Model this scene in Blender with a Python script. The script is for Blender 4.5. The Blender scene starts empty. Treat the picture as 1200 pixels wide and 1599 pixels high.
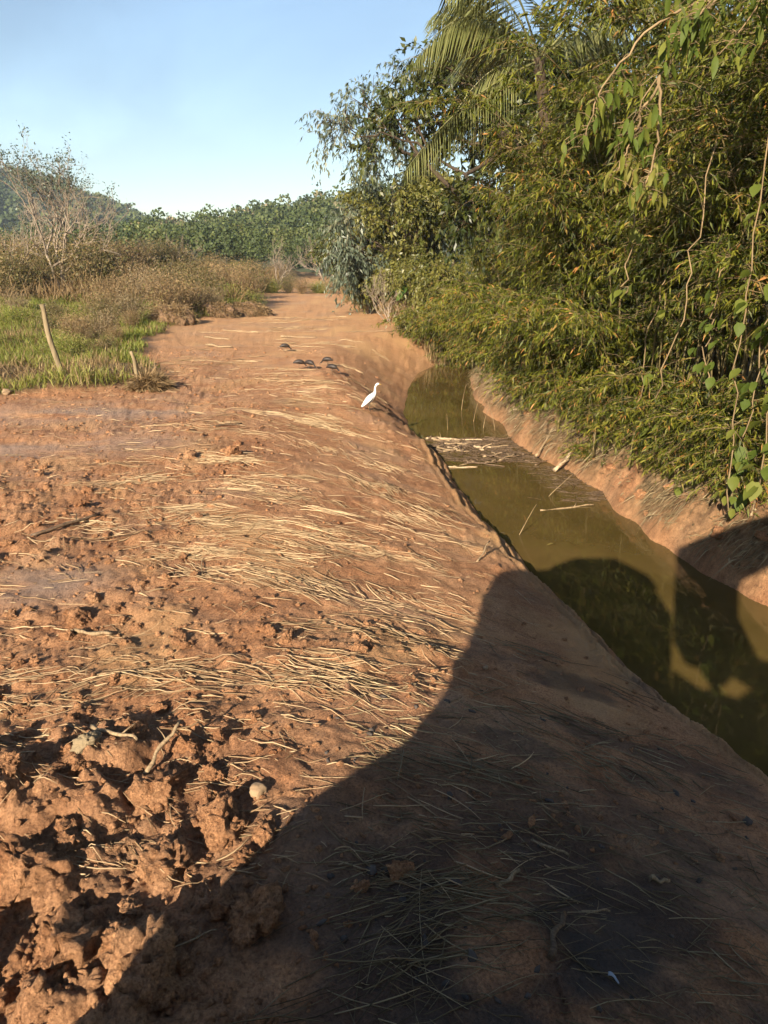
import bpy, math, random
import numpy as np
from math import radians, sin, cos, pi

# ------------------------------------------------------------------ camera, sky, sun, exposure
scene = bpy.context.scene
C = scene.collection
cam_data = bpy.data.cameras.new("camera")
cam = bpy.data.objects.new("camera", cam_data)
C.objects.link(cam)
cam.location = (0.0, 0.0, 2.7)
cam.rotation_euler = (radians(90 - 18.9), 0, 0)
cam_data.sensor_fit = 'VERTICAL'
cam_data.sensor_height = 36.0
cam_data.lens = 26.0
cam_data.clip_start = 0.05
cam_data.clip_end = 5000
scene.camera = cam

SUN_EL = radians(23.0)
SUN_AZ = radians(22.0)              # direction the light travels, measured from +Y towards +X
world = bpy.data.worlds.new("World")
scene.world = world
world.use_nodes = True
wn = world.node_tree
sky_node = wn.nodes.new('ShaderNodeTexSky')
sky_node.sky_type = 'NISHITA'
sky_node.sun_disc = False
sky_node.sun_elevation = SUN_EL
sky_node.sun_rotation = SUN_AZ + pi   # the sun stands opposite to where its light travels
sky_node.air_density = 1.0
sky_node.dust_density = 0.3
sky_node.ozone_density = 1.0
bg = wn.nodes['Background']
bg.inputs['Strength'].default_value = 0.056
# faint high cirrus drawn out along one direction
_tc = wn.nodes.new('ShaderNodeTexCoord'); _mp = wn.nodes.new('ShaderNodeMapping')
_mp.inputs['Rotation'].default_value = (0.2, 0.5, 0.6); _mp.inputs['Scale'].default_value = (1.2, 5.0, 3.0)
wn.links.new(_tc.outputs['Generated'], _mp.inputs[0])
_cn = wn.nodes.new('ShaderNodeTexNoise'); _cn.inputs['Scale'].default_value = 1.6; _cn.inputs['Detail'].default_value = 6; _cn.inputs['Distortion'].default_value = 0.6
wn.links.new(_mp.outputs[0], _cn.inputs['Vector'])
_cr = wn.nodes.new('ShaderNodeMapRange'); _cr.inputs[1].default_value = 0.5; _cr.inputs[2].default_value = 0.85; _cr.inputs[3].default_value = 1.0; _cr.inputs[4].default_value = 1.35
wn.links.new(_cn.outputs[0], _cr.inputs[0])
_mx = wn.nodes.new('ShaderNodeMix'); _mx.data_type = 'RGBA'; _mx.blend_type = 'MULTIPLY'; _mx.inputs[0].default_value = 1.0
wn.links.new(sky_node.outputs[0], _mx.inputs[6]); wn.links.new(_cr.outputs[0], _mx.inputs[7])
wn.links.new(_mx.outputs[2], bg.inputs['Color'])

sun_data = bpy.data.lights.new("sun", 'SUN')
sun = bpy.data.objects.new("sun", sun_data)
C.objects.link(sun)
sun_data.energy = 5.0
sun_data.angle = radians(0.5)
sun_data.color = (1.0, 0.87, 0.68)
_t = (sin(SUN_AZ) * cos(SUN_EL), cos(SUN_AZ) * cos(SUN_EL), -sin(SUN_EL))
from mathutils import Vector
sun.rotation_euler = Vector(_t).to_track_quat('-Z', 'Y').to_euler()

scene.view_settings.view_transform = 'Standard'
scene.view_settings.look = 'None'
scene.view_settings.gamma = 1.0
scene.view_settings.exposure = 1.5
scene.render.engine = 'CYCLES'
scene.cycles.use_denoising = True
scene.cycles.use_adaptive_sampling = True
scene.cycles.adaptive_threshold = 0.03
scene.cycles.max_bounces = 5
scene.cycles.diffuse_bounces = 2
scene.cycles.glossy_bounces = 2
scene.cycles.transmission_bounces = 4
scene.cycles.transparent_max_bounces = 5
scene.cycles.volume_bounces = 0

# ------------------------------------------------------------------ numpy noise and terrain
def _hash(ix, iy, seed):
    n = (ix.astype(np.int64) * 374761393 + iy.astype(np.int64) * 668265263 + seed * 1274126177) & 0xFFFFFFFF
    n = ((n ^ (n >> 13)) * 1274126177) & 0xFFFFFFFF
    n = ((n ^ (n >> 16)) * 2246822519) & 0xFFFFFFFF
    return ((n ^ (n >> 15)) & 0xFFFFFF) / float(0xFFFFFF)

def vnoise(x, y, seed=0):
    x = np.asarray(x, float); y = np.asarray(y, float)
    ix = np.floor(x); iy = np.floor(y)
    fx = x - ix; fy = y - iy
    ux = fx * fx * fx * (fx * (fx * 6 - 15) + 10); uy = fy * fy * fy * (fy * (fy * 6 - 15) + 10)
    a = _hash(ix, iy, seed); b = _hash(ix + 1, iy, seed); c = _hash(ix, iy + 1, seed); d = _hash(ix + 1, iy + 1, seed)
    return (a * (1 - ux) + b * ux) * (1 - uy) + (c * (1 - ux) + d * ux) * uy

def fbm(x, y, octaves=4, seed=0, gain=0.5, lac=2.03):
    s = 0.0; a = 1.0; t = 0.0
    for k in range(octaves):
        s = s + a * (vnoise(x, y, seed + k * 17) - 0.5); t += a
        x = x * lac + 13.7; y = y * lac - 7.3; a *= gain
    return s / t * 2.0

def worley(x, y, seed=0):
    x = np.asarray(x, float); y = np.asarray(y, float)
    ix = np.floor(x); iy = np.floor(y)
    best = np.full(x.shape, 9.0); second = np.full(x.shape, 9.0); idv = np.zeros(x.shape)
    for dx in (-1, 0, 1):
        for dy in (-1, 0, 1):
            cx = ix + dx; cy = iy + dy
            px = cx + _hash(cx, cy, seed); py = cy + _hash(cx, cy, seed + 5)
            d = np.hypot(px - x, py - y)
            closer = d < best
            second = np.where(closer, best, np.minimum(second, d))
            idv = np.where(closer, _hash(cx, cy, seed + 9), idv)
            best = np.where(closer, d, best)
    return best, second, idv

def sstep(a, b, x):
    t = np.clip((np.asarray(x, float) - a) / (b - a), 0, 1)
    return t * t * (3 - 2 * t)

WATER_Z = -1.1
_LY = [-40, -5, 0, 3, 4.68, 6.3, 8.8, 11.4, 14.3, 16.2, 17.5, 19.0, 21, 23.5, 25.8, 28.2, 33, 40, 60, 400]
_LX = [22, 6.8, 4.9, 3.6, 2.94, 2.4, 1.9, 1.46, 1.15, .80, .60, .52, .62, .82, 1.15, 1.9, 5.5, 13, 42, 500]
_RY = [-40, -5, 0, 3, 5.5, 7.0, 7.8, 8.6, 9.5, 11.4, 13.5, 15.9, 18.7, 21.5, 25.1, 28, 33, 40, 60, 400]
_RX = [25, 9.2, 7.2, 6.2, 5.35, 4.9, 4.46, 4.13, 3.97, 3.74, 3.4, 2.85, 2.65, 2.65, 2.9, 4.0, 8.0, 16, 46, 505]

def x_left(y):
    return np.interp(y, _LY, _LX) + 0.09 * fbm(y * 1.5, y * 0 + 3.1, 5, 5, .6)

def x_right(y):
    return np.interp(y, _RY, _RX) + 0.22 * fbm(y * 0.9, y * 0 + 8.1, 3, 15)

def verge(x, y):
    """1 where the grassy, uncut ground on the far side of the field begins."""
    yy = np.asarray(y, float); xx = np.asarray(x, float)
    edge = np.interp(yy, [-60, 0, 13.0, 14.6, 15.6, 16.6, 17.6, 19.5, 22, 27, 34, 39, 46, 62, 80, 400],
                     [-60, -40, -16, -9.0, -5.9, -4.75, -4.8, -5.7, -7.0, -8.2, -8.6, -6.9, -7.4, -9.6, -10, -10])
    edge = edge + 0.45 * fbm(yy * 0.8, xx * 0.15, 3, 71)
    return sstep(0.0, 0.9, edge - xx)

def rough_mask(x, y):
    """How strongly the soil is churned into clods (1) rather than scraped smooth (0)."""
    n = fbm(x * 0.55, y * 0.4, 3, 31)
    left = sstep(0.5, -2.1, x + 0.12 * (y - 3) + 1.1 * n)
    near = sstep(-0.15, -1.15, x - 0.10 * (y - 3.2) + 0.5 * n) * sstep(5.0, 3.2, y)
    band = np.exp(-((y - (5.2 + 0.18 * x)) / 0.38) ** 2) * sstep(0.75, 0.1, x) * sstep(-2.8, -1.4, x)
    blk = 0.55 * sstep(-.25, .3, fbm(x * 1.6 + 4, y * 1.9, 3, 33)) * sstep(3.9, 3.0, y) * sstep(-.6, 0.0, x) * sstep(2.2, 1.4, x)
    m = np.maximum.reduce([blk, left * (0.55 + 0.3 * sstep(-.3, .4, n)), near, band * 0.75])
    # smooth drag tracks crossing the churned part
    track = np.maximum(np.exp(-((y - (14.0 + 0.1 * x)) / 0.9) ** 2) * sstep(-2.6, -4.2, x),
                       np.exp(-((y - (6.3 + 0.12 * x)) / 0.5) ** 2) * sstep(-2.1, -2.9, x))
    track = np.maximum(track, 0.9 * np.exp(-((y - (11.2 + 0.05 * x)) / 0.8) ** 2) * sstep(-2.3, -3.8, x))
    m = m * (1 - track)
    return np.clip(m, 0, 1) * (1 - 0.6 * sstep(14, 26, y))

def base_height(x, y):
    x = np.asarray(x, float); y = np.asarray(y, float)
    s = (x_left(y) - x) * 0.93
    # near bank: a lip just above the water and a long graded slope; far bank: one steep face
    zn = np.interp(s, [-1.2, -0.5, 0, 0.10, 0.22, 0.34, 0.5, 3.4, 200],
                   [-1.9, -1.75, WATER_Z - .02, -1.0, -.93, -.80, -.755, -.02, 0])
    u = np.clip((s - 0.34) / 3.3, 0, 1)
    zn = np.where(s > 0.34, -0.80 + 0.80 * (1 - (1 - u) ** 1.55), zn)
    wdt = np.interp(y, [14, 17, 20, 25, 29], [1.25, 1.3, 1.55, 2.1, 2.0])
    v = s / wdt
    zf = np.where(v < 1, WATER_Z + 1.1 * np.clip(v, -9, 1), 0.0)
    zf = zf - 0.10 * np.exp(-((v - 1) / 0.16) ** 2)
    zf = np.where(v < 0, np.maximum(WATER_Z + s * 1.4, -1.9), zf)
    w = sstep(13.2, 17.2, y)
    z = zn * (1 - w) + zf * w
    z = np.maximum(z, -1.9)
    r = x - x_right(y)
    zr = np.interp(r, [-1.5, -0.6, 0, 0.16, 0.45, 0.95, 2.4, 5, 12, 60, 500],
                   [-1.9, -1.7, WATER_Z - .02, -.78, -.42, -.16, .05, .25, .4, .8, 1.0])
    mid = 0.5 * (x_left(y) + x_right(y))
    z = np.where(x > mid, zr, z)
    # the uncut ground on the left stands a little proud and climbs away
    vg = verge(x, y)
    z = z + vg * (0.12 + 0.22 * fbm(x * .6, y * .5, 3, 61)) + 0.85 * sstep(24, 60, y) * sstep(-6, -20, x)
    z = z + 0.05 * fbm(x * 0.35, y * 0.35, 3, 3) * sstep(0.2, 1.5, s) * (x < mid)
    return z

def height(x, y):
    """Full ground relief: terrain plus clods, drag marks and terraces."""
    x = np.asarray(x, float); y = np.asarray(y, float)
    z = base_height(x, y)
    s = (x_left(y) - x) * 0.93
    mid = 0.5 * (x_left(y) + x_right(y))
    onl = (x < mid)
    rm = rough_mask(x, y) * sstep(0.3, 1.2, s) * (1 - 0.5 * verge(x, y))
    nearbig = sstep(4.4, 3.0, y) * sstep(0.0, -0.9, x)
    sel = rm > 0.02
    if sel.any():
        xs, ys, nb = x[sel], y[sel], nearbig[sel]
        wx = xs + 0.10 * fbm(xs * 3, ys * 3, 3, 91); wy = ys + 0.10 * fbm(xs * 3 + 9, ys * 3, 3, 92)
        # broken lumps of several sizes, most of them low, a few tall
        f1, g1, id1 = worley(wx * 3.3, wy * 3.3, 41)
        lump = sstep(0.62, 0.25, f1) * (id1 ** 3.0)
        f2, g2, id2 = worley(wx * 7.5, wy * 7.5, 47)
        lump2 = sstep(0.6, 0.2, f2) * (id2 ** 2.0)
        f3, g3, id3 = worley(wx * 19.0, wy * 19.0, 53)
        l3 = np.clip(1 - (f3 / 0.6) ** 2, 0, 1) * id3
        crag = fbm(xs * 7, ys * 7, 5, 39, 0.62)
        z[sel] += rm[sel] * (lump * (0.07 + 0.05 * nb) + lump2 * (0.045 + 0.015 * nb) + 0.026 * l3
                  + 0.05 * fbm(xs * 2.2, ys * 2.2, 4, 37) + (0.022 + 0.026 * nb) * crag)
    # a ridge of spoil close to the machine
    z = z + nearbig * 0.16 * sstep(-.1, .5, fbm(x * 1.3 + 3.1, y * 1.5 + 1.2, 3, 97))
    sm = (1 - rm) * onl * sstep(0.05, 0.4, s)
    ang = y + 0.16 * x
    z = z + sm * (0.016 * fbm(x * 0.55, ang * 7.0, 3, 23) + 0.009 * fbm(x * 2.0, ang * 16.0, 3, 27) + 0.022 * fbm(x * 6, y * 6, 5, 29, .62))
    crumb = np.clip(fbm(x * 5.5, y * 4.5, 3, 83), 0, 1) * sstep(-0.15, 0.35, fbm(x * .9, y * .8, 2, 85))
    z = z + sm * crumb * (0.045 + 0.05 * vnoise(x * 24, y * 24, 84))
    # teeth marks down the far bank face, ledges along the near lip
    steep = sstep(13.5, 17, y) * sstep(0.0, 0.15, s) * sstep(2.4, 1.8, s) * onl
    teeth = vnoise((y + 0.75 * x) * 7.5, (x - y) * 0.3, 87)
    z = z + steep * (0.05 * fbm((y + 0.75 * x) * 3.0, (x - y) * 0.25, 3, 86) + 0.07 * np.abs(teeth - .5) + 0.02 * fbm(x * 5, y * 5, 3, 85))
    lip = np.exp(-((s - 0.22) / 0.22) ** 2) * onl * (1 - sstep(15, 18, y))
    z = z + lip * (0.055 * np.sign(np.sin(s * 42 + 1.5 * fbm(y * 1.2, s, 2, 88))) * 0.5 + 0.05 * fbm(y * 2.2, s * 5, 3, 89))
    rb = sstep(0.02, 0.4, x - x_right(y)) * (~onl)
    z = z + rb * (0.24 * fbm(x * 1.7, y * 1.7, 4, 95) + 0.12 * fbm(x * 6, y * 6, 4, 96, .6)) * sstep(40, 20, y)
    return z

def cross(a, b):
    a, b = np.broadcast_arrays(a, b)
    return np.stack([a[..., 1] * b[..., 2] - a[..., 2] * b[..., 1], a[..., 2] * b[..., 0] - a[..., 0] * b[..., 2], a[..., 0] * b[..., 1] - a[..., 1] * b[..., 0]], -1)

GRID = {}
def hgt(x, y):
    """height of the built ground sheet, read back from its grid"""
    x = np.asarray(x, float); y = np.asarray(y, float)
    ys, U, Z = GRID['ys'], GRID['U'], GRID['Z']
    i = np.clip(np.searchsorted(ys, y) - 1, 0, len(ys) - 2); f = np.clip((y - ys[i]) / (ys[i + 1] - ys[i]), 0, 1)
    u = x / (0.60 * np.clip(y, 0.6, 75) + 1.3)
    j = np.clip(np.searchsorted(U, u) - 1, 0, len(U) - 2); g = np.clip((u - U[j]) / (U[j + 1] - U[j]), 0, 1)
    return (Z[i, j] * (1 - g) + Z[i, j + 1] * g) * (1 - f) + (Z[i + 1, j] * (1 - g) + Z[i + 1, j + 1] * g) * f

def gz(x, y):
    return float(hgt(np.array([x]), np.array([y]))[0])
#@@END_TERRAIN
# ------------------------------------------------------------------ materials
def new_mat(name):
    m = bpy.data.materials.new(name); m.use_nodes = True
    nt = m.node_tree
    return m, nt, nt.nodes['Principled BSDF']

def ramp(nt, stops):
    r = nt.nodes.new('ShaderNodeValToRGB')
    e = r.color_ramp.elements
    while len(e) < len(stops): e.new(0.5)
    for i, (p, c) in enumerate(stops):
        e[i].position = p; e[i].color = (*c, 1)
    return r

def tex_noise(nt, scale, detail=4, rough=0.55, coord=None):
    n = nt.nodes.new('ShaderNodeTexNoise')
    n.inputs['Scale'].default_value = scale; n.inputs['Detail'].default_value = detail; n.inputs['Roughness'].default_value = rough
    if coord is not None: nt.links.new(coord, n.inputs['Vector'])
    return n

def attr(nt, name):
    a = nt.nodes.new('ShaderNodeAttribute'); a.attribute_name = name
    return a

def mixc(nt, fac, a, b, mode='MIX'):
    m = nt.nodes.new('ShaderNodeMix'); m.data_type = 'RGBA'; m.blend_type = mode
    def put(sock, v):
        if isinstance(v, (tuple, list)): sock.default_value = (*v, 1)
        elif isinstance(v, (int, float)): sock.default_value = v
        else: nt.links.new(v, sock)
    put(m.inputs[0], fac); put(m.inputs[6], a); put(m.inputs[7], b)
    return m.outputs[2]

def leaf_mat(name, stops, trans=0.3, rough=0.5, spec=0.35, rnd=0.25):
    m, nt, p = new_mat(name)
    a = attr(nt, 'tint')
    r = ramp(nt, stops)
    nt.links.new(a.outputs['Fac'], r.inputs[0])
    g = nt.nodes.new('ShaderNodeNewGeometry')
    hv = nt.nodes.new('ShaderNodeHueSaturation')
    mr = nt.nodes.new('ShaderNodeMapRange'); mr.inputs[3].default_value = 1 - rnd; mr.inputs[4].default_value = 1 + rnd
    nt.links.new(g.outputs['Random Per Island'], mr.inputs[0]); nt.links.new(mr.outputs[0], hv.inputs['Value'])
    nt.links.new(r.outputs[0], hv.inputs['Color'])
    nt.links.new(hv.outputs[0], p.inputs['Base Color'])
    p.inputs['Roughness'].default_value = rough
    p.inputs['Specular IOR Level'].default_value = spec
    t = nt.nodes.new('ShaderNodeBsdfTranslucent')
    hs = nt.nodes.new('ShaderNodeHueSaturation'); hs.inputs['Value'].default_value = 1.25; hs.inputs['Saturation'].default_value = 1.1
    nt.links.new(hv.outputs[0], hs.inputs['Color']); nt.links.new(hs.outputs[0], t.inputs['Color'])
    mx = nt.nodes.new('ShaderNodeMixShader'); mx.inputs[0].default_value = trans
    nt.links.new(p.outputs[0], mx.inputs[1]); nt.links.new(t.outputs[0], mx.inputs[2])
    nt.links.new(mx.outputs[0], nt.nodes['Material Output'].inputs['Surface'])
    return m

def bark_mat(name, c1, c2, scale=14, rough=0.85, stretch=(1, 1, 0.25)):
    m, nt, p = new_mat(name)
    tc = nt.nodes.new('ShaderNodeTexCoord'); mp = nt.nodes.new('ShaderNodeMapping'); mp.inputs['Scale'].default_value = stretch
    nt.links.new(tc.outputs['Object'], mp.inputs[0])
    n = tex_noise(nt, scale, 5, 0.6, mp.outputs[0])
    r = ramp(nt, [(0.3, c1), (0.7, c2)])
    nt.links.new(n.outputs[0], r.inputs[0]); nt.links.new(r.outputs[0], p.inputs['Base Color'])
    p.inputs['Roughness'].default_value = rough; p.inputs['Specular IOR Level'].default_value = 0.25
    b = nt.nodes.new('ShaderNodeBump'); b.inputs['Strength'].default_value = 0.4; b.inputs['Distance'].default_value = 0.01
    nt.links.new(n.outputs[0], b.inputs['Height']); nt.links.new(b.outputs[0], p.inputs['Normal'])
    return m

def mud_material(name, with_attr=True):
    m, nt, p = new_mat(name)
    tc = nt.nodes.new('ShaderNodeTexCoord')
    geo = nt.nodes.new('ShaderNodeNewGeometry')
    co = geo.outputs['Position']
    n1 = tex_noise(nt, 1.3, 6, 0.6, co); n2 = tex_noise(nt, 9, 6, 0.65, co); n3 = tex_noise(nt, 60, 5, 0.7, co)
    r1 = ramp(nt, [(0.30, (0.335, 0.150, 0.066)), (0.5, (0.450, 0.228, 0.110)), (0.72, (0.545, 0.308, 0.162))])
    nt.links.new(n1.outputs[0], r1.inputs[0])
    r2 = ramp(nt, [(0.32, (0.62, 0.55, 0.50)), (0.55, (1, 1, 1)), (0.75, (1.12, 1.1, 1.05))])
    nt.links.new(n2.outputs[0], r2.inputs[0])
    col = mixc(nt, 0.75, r1.outputs[0], r2.outputs[0], 'MULTIPLY')
    r3 = ramp(nt, [(0.36, (0.42, 0.36, 0.32)), (0.52, (0.95, 0.94, 0.93)), (0.68, (1.22, 1.2, 1.16))])
    nt.links.new(n3.outputs[0], r3.inputs[0])
    col = mixc(nt, 0.8, col, r3.outputs[0], 'MULTIPLY')
    if with_attr:
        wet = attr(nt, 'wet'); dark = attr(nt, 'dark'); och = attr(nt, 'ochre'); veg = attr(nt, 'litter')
        col = mixc(nt, och.outputs['Fac'], col, (0.46, 0.262, 0.118))
        col = mixc(nt, wet.outputs['Fac'], col, (0.262, 0.178, 0.126))
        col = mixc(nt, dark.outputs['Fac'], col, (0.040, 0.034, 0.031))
        lr = ramp(nt, [(0.35, (0.050, 0.036, 0.017)), (0.65, (0.185, 0.118, 0.058))])
        nt.links.new(n2.outputs[0], lr.inputs[0])
        col = mixc(nt, veg.outputs['Fac'], col, lr.outputs[0])
        mr = nt.nodes.new('ShaderNodeMapRange'); mr.inputs[3].default_value = 0.88; mr.inputs[4].default_value = 0.5
        nt.links.new(wet.outputs['Fac'], mr.inputs[0]); nt.links.new(mr.outputs[0], p.inputs['Roughness'])
    else:
        p.inputs['Roughness'].default_value = 0.88
    nt.links.new(col, p.inputs['Base Color'])
    p.inputs['Specular IOR Level'].default_value = 0.3
    vo = nt.nodes.new('ShaderNodeTexVoronoi'); vo.inputs['Scale'].default_value = 48; vo.inputs['Detail'].default_value = 2.0; vo.inputs['Roughness'].default_value = 0.7
    wv = nt.nodes.new('ShaderNodeMixRGB'); wv.blend_type = 'ADD'; wv.inputs[0].default_value = 0.05
    nt.links.new(co, wv.inputs[1]); nt.links.new(n3.outputs['Color'], wv.inputs[2]); nt.links.new(wv.outputs[0], vo.inputs['Vector'])
    b0 = nt.nodes.new('ShaderNodeBump'); b0.invert = True; b0.inputs['Distance'].default_value = 0.012; b0.inputs['Strength'].default_value = 0.8
    nt.links.new(vo.outputs['Distance'], b0.inputs['Height'])
    if with_attr:
        ra = attr(nt, 'rough'); mrr = nt.nodes.new('ShaderNodeMapRange'); mrr.inputs[3].default_value = 0.5; mrr.inputs[4].default_value = 1.0
        nt.links.new(ra.outputs['Fac'], mrr.inputs[0]); nt.links.new(mrr.outputs[0], b0.inputs['Strength'])
    else:
        b0.inputs['Strength'].default_value = 1.0
    b1 = nt.nodes.new('ShaderNodeBump'); b1.inputs['Strength'].default_value = 0.7; b1.inputs['Distance'].default_value = 0.035
    nt.links.new(n2.outputs[0], b1.inputs['Height']); nt.links.new(b0.outputs[0], b1.inputs['Normal'])
    b2 = nt.nodes.new('ShaderNodeBump'); b2.inputs['Strength'].default_value = 0.85; b2.inputs['Distance'].default_value = 0.012
    nt.links.new(n3.outputs[0], b2.inputs['Height']); nt.links.new(b1.outputs[0], b2.inputs['Normal'])
    nt.links.new(b2.outputs[0], p.inputs['Normal'])
    return m

def plain_mat(name, c, rough=0.6, metallic=0.0, var=0.15, scale=20):
    m, nt, p = new_mat(name)
    tc = nt.nodes.new('ShaderNodeTexCoord')
    n = tex_noise(nt, scale, 4, 0.6, tc.outputs['Object'])
    r = ramp(nt, [(0.3, tuple(max(0, v * (1 - var)) for v in c)), (0.7, tuple(min(1, v * (1 + var)) for v in c))])
    nt.links.new(n.outputs[0], r.inputs[0]); nt.links.new(r.outputs[0], p.inputs['Base Color'])
    p.inputs['Roughness'].default_value = rough; p.inputs['Metallic'].default_value = metallic
    return m

M = {}
M['mud'] = mud_material('mud')
M['clod'] = mud_material('clod_mud', False)
M['brown_soil'] = plain_mat('brown_soil', (0.15, 0.088, 0.046), 0.95, 0, 0.4, 12)
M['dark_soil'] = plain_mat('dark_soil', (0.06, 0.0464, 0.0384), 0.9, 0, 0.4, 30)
M['grey_clod'] = plain_mat('grey_clod', (0.18, 0.1332, 0.0756), 0.9, 0, 0.4, 30)
M['stone'] = plain_mat('pale_stone', (0.2592, 0.1692, 0.0936), 0.85, 0, 0.35, 25)
M['straw'] = leaf_mat('straw', [(0, (0.095, 0.055, 0.027)), (0.35, (0.26, 0.168, 0.088)), (1, (0.48, 0.345, 0.20))], 0.08, 0.6, 0.3)
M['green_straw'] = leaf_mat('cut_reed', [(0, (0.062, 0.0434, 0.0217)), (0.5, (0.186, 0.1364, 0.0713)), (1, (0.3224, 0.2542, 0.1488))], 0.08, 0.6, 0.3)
M['pale_stick'] = bark_mat('pale_drift', (0.24, 0.165, 0.10), (0.46, 0.345, 0.215), 25)
M['stick'] = bark_mat('stick_bark', (0.1364, 0.0868, 0.0496), (0.3224, 0.2356, 0.1364), 25)
M['wet_stick'] = bark_mat('wet_stick', (0.045, 0.028, 0.017), (0.15, 0.098, 0.058), 25, 0.6)
M['bamboo_leaf'] = leaf_mat('bamboo_leaf', [(0, (0.014, 0.020, 0.002)), (0.45, (0.060, 0.072, 0.006)), (0.82, (0.138, 0.134, 0.014)), (0.93, (0.19, 0.12, 0.032)), (1, (0.30, 0.14, 0.04))], 0.2, 0.55, 0.25)
M['bamboo_culm'] = bark_mat('bamboo_culm', (0.055, 0.044, 0.016), (0.15, 0.115, 0.048), 8, 0.5, (1, 1, .15))
M['twig'] = bark_mat('twig', (0.11, 0.075, 0.038), (0.24, 0.17, 0.09), 10)
M['tree_leaf'] = leaf_mat('tree_leaf', [(0, (0.0221, 0.0323, 0.0068)), (0.6, (0.06375, 0.07225, 0.0136)), (1, (0.1275, 0.119, 0.0255))], 0.2, 0.45, 0.4)
M['blue_leaf'] = leaf_mat('drooping_leaf', [(0, (0.06, 0.078, 0.052)), (0.6, (0.10, 0.122, 0.078)), (1, (0.17, 0.16, 0.09))], 0.25, 0.45, 0.4)
M['vine_leaf'] = leaf_mat('broad_leaf', [(0, (0.035, 0.06, 0.008)), (0.55, (0.075, 0.1, 0.015)), (0.85, (0.135, 0.14, 0.025)), (1, (0.19, 0.135, 0.045))], 0.35, 0.6, 0.2)
M['dry_leaf'] = leaf_mat('dry_leaf', [(0, (0.099, 0.066, 0.033)), (0.6, (0.1914, 0.1386, 0.0726)), (1, (0.2772, 0.2178, 0.1254))], 0.15, 0.6, 0.3)
M['palm_leaf'] = leaf_mat('palm_leaf', [(0, (0.072, 0.0864, 0.0252)), (0.6, (0.1368, 0.144, 0.0504)), (1, (0.216, 0.2016, 0.0864))], 0.25, 0.4, 0.5)
M['banana_leaf'] = leaf_mat('banana_leaf', [(0, (0.03, 0.06, 0.012)), (0.7, (0.06, 0.114, 0.021)), (1, (0.144, 0.132, 0.036))], 0.35, 0.35, 0.5)
M['grass'] = leaf_mat('grass', [(0, (0.08, 0.108, 0.0176)), (0.45, (0.152, 0.172, 0.0288)), (0.8, (0.24, 0.224, 0.056)), (1, (0.32, 0.24, 0.104))], 0.3, 0.55, 0.3)
M['dry_grass'] = leaf_mat('dry_grass', [(0, (0.1188, 0.0726, 0.033)), (0.5, (0.2046, 0.1353, 0.066)), (0.9, (0.2772, 0.198, 0.1056)), (1, (0.1452, 0.1452, 0.0396))], 0.2, 0.65, 0.2)
M['scrub_leaf'] = leaf_mat('scrub_leaf', [(0, (0.0525, 0.05625, 0.0165)), (0.5, (0.1125, 0.0975, 0.03375)), (1, (0.21, 0.1425, 0.0675))], 0.25, 0.55, 0.3)
M['forest'] = leaf_mat('forest_crown', [(0, (0.028, 0.0416, 0.0144)), (0.5, (0.06, 0.0784, 0.024)), (0.85, (0.104, 0.116, 0.036)), (1, (0.192, 0.16, 0.096))], 0.15, 0.6, 0.2)
M['bare_bark'] = bark_mat('bare_bark', (0.165, 0.121, 0.0825), (0.286, 0.231, 0.176), 10)
M['trunk'] = bark_mat('dark_trunk', (0.028, 0.019, 0.011), (0.065, 0.045, 0.028), 8)
M['post'] = bark_mat('weathered_post', (0.112, 0.084, 0.0455), (0.238, 0.182, 0.105), 12)
M['white_feather'] = plain_mat('white_feather', (0.612, 0.6048, 0.576), 0.7, 0, 0.04, 60)
M['dark_feather'] = plain_mat('dark_feather', (0.020, 0.012, 0.008), 0.6, 0, 0.4, 60)
M['bill'] = plain_mat('bill', (0.55, 0.35, 0.06), 0.5)
M['dark_bill'] = plain_mat('dark_bill', (0.12, 0.08, 0.06), 0.5)
M['dark_leg'] = plain_mat('bird_leg', (0.05, 0.045, 0.03), 0.6)
M['eye'] = plain_mat('bird_eye', (0.02, 0.02, 0.02), 0.2)
M['yellow_paint'] = plain_mat('yellow_paint', (0.62, 0.36, 0.03), 0.45, 0, 0.1, 8)
M['black_steel'] = plain_mat('black_steel', (0.03, 0.03, 0.03), 0.5, 0.3)
M['track_steel'] = plain_mat('track_steel', (0.12, 0.09, 0.07), 0.7, 0.4, 0.3, 6)
M['hill_soil'] = plain_mat('hill_undergrowth', (0.04, 0.052, 0.02), 0.95, 0, 0.4, 0.08)
M['plastic'] = plain_mat('pale_plastic', (0.24, 0.27, 0.312), 0.45, 0, 0.1, 30)
M['bank_litter'] = M['dry_leaf']

def glass_mat():
    m, nt, p = new_mat('cab_glass')
    p.inputs['Base Color'].default_value = (0.85, 0.9, 0.9, 1); p.inputs['Roughness'].default_value = 0.02
    p.inputs['Transmission Weight'].default_value = 1.0; p.inputs['IOR'].default_value = 1.1
    return m
M['glass'] = glass_mat()

def water_mat():
    m, nt, p = new_mat('murky_water')
    geo = nt.nodes.new('ShaderNodeNewGeometry')
    n1 = tex_noise(nt, 0.7, 4, 0.6, geo.outputs['Position'])
    r = ramp(nt, [(0.3, (0.060, 0.042, 0.012)), (0.7, (0.098, 0.064, 0.022))])
    nt.links.new(n1.outputs[0], r.inputs[0]); nt.links.new(r.outputs[0], p.inputs['Base Color'])
    p.inputs['Roughness'].default_value = 0.04; p.inputs['IOR'].default_value = 1.33
    n2 = tex_noise(nt, 3.0, 3, 0.5, geo.outputs['Position'])
    b = nt.nodes.new('ShaderNodeBump'); b.inputs['Strength'].default_value = 0.10; b.inputs['Distance'].default_value = 0.02
    nt.links.new(n2.outputs[0], b.inputs['Height']); nt.links.new(b.outputs[0], p.inputs['Normal'])
    return m
M['water'] = water_mat()

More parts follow.
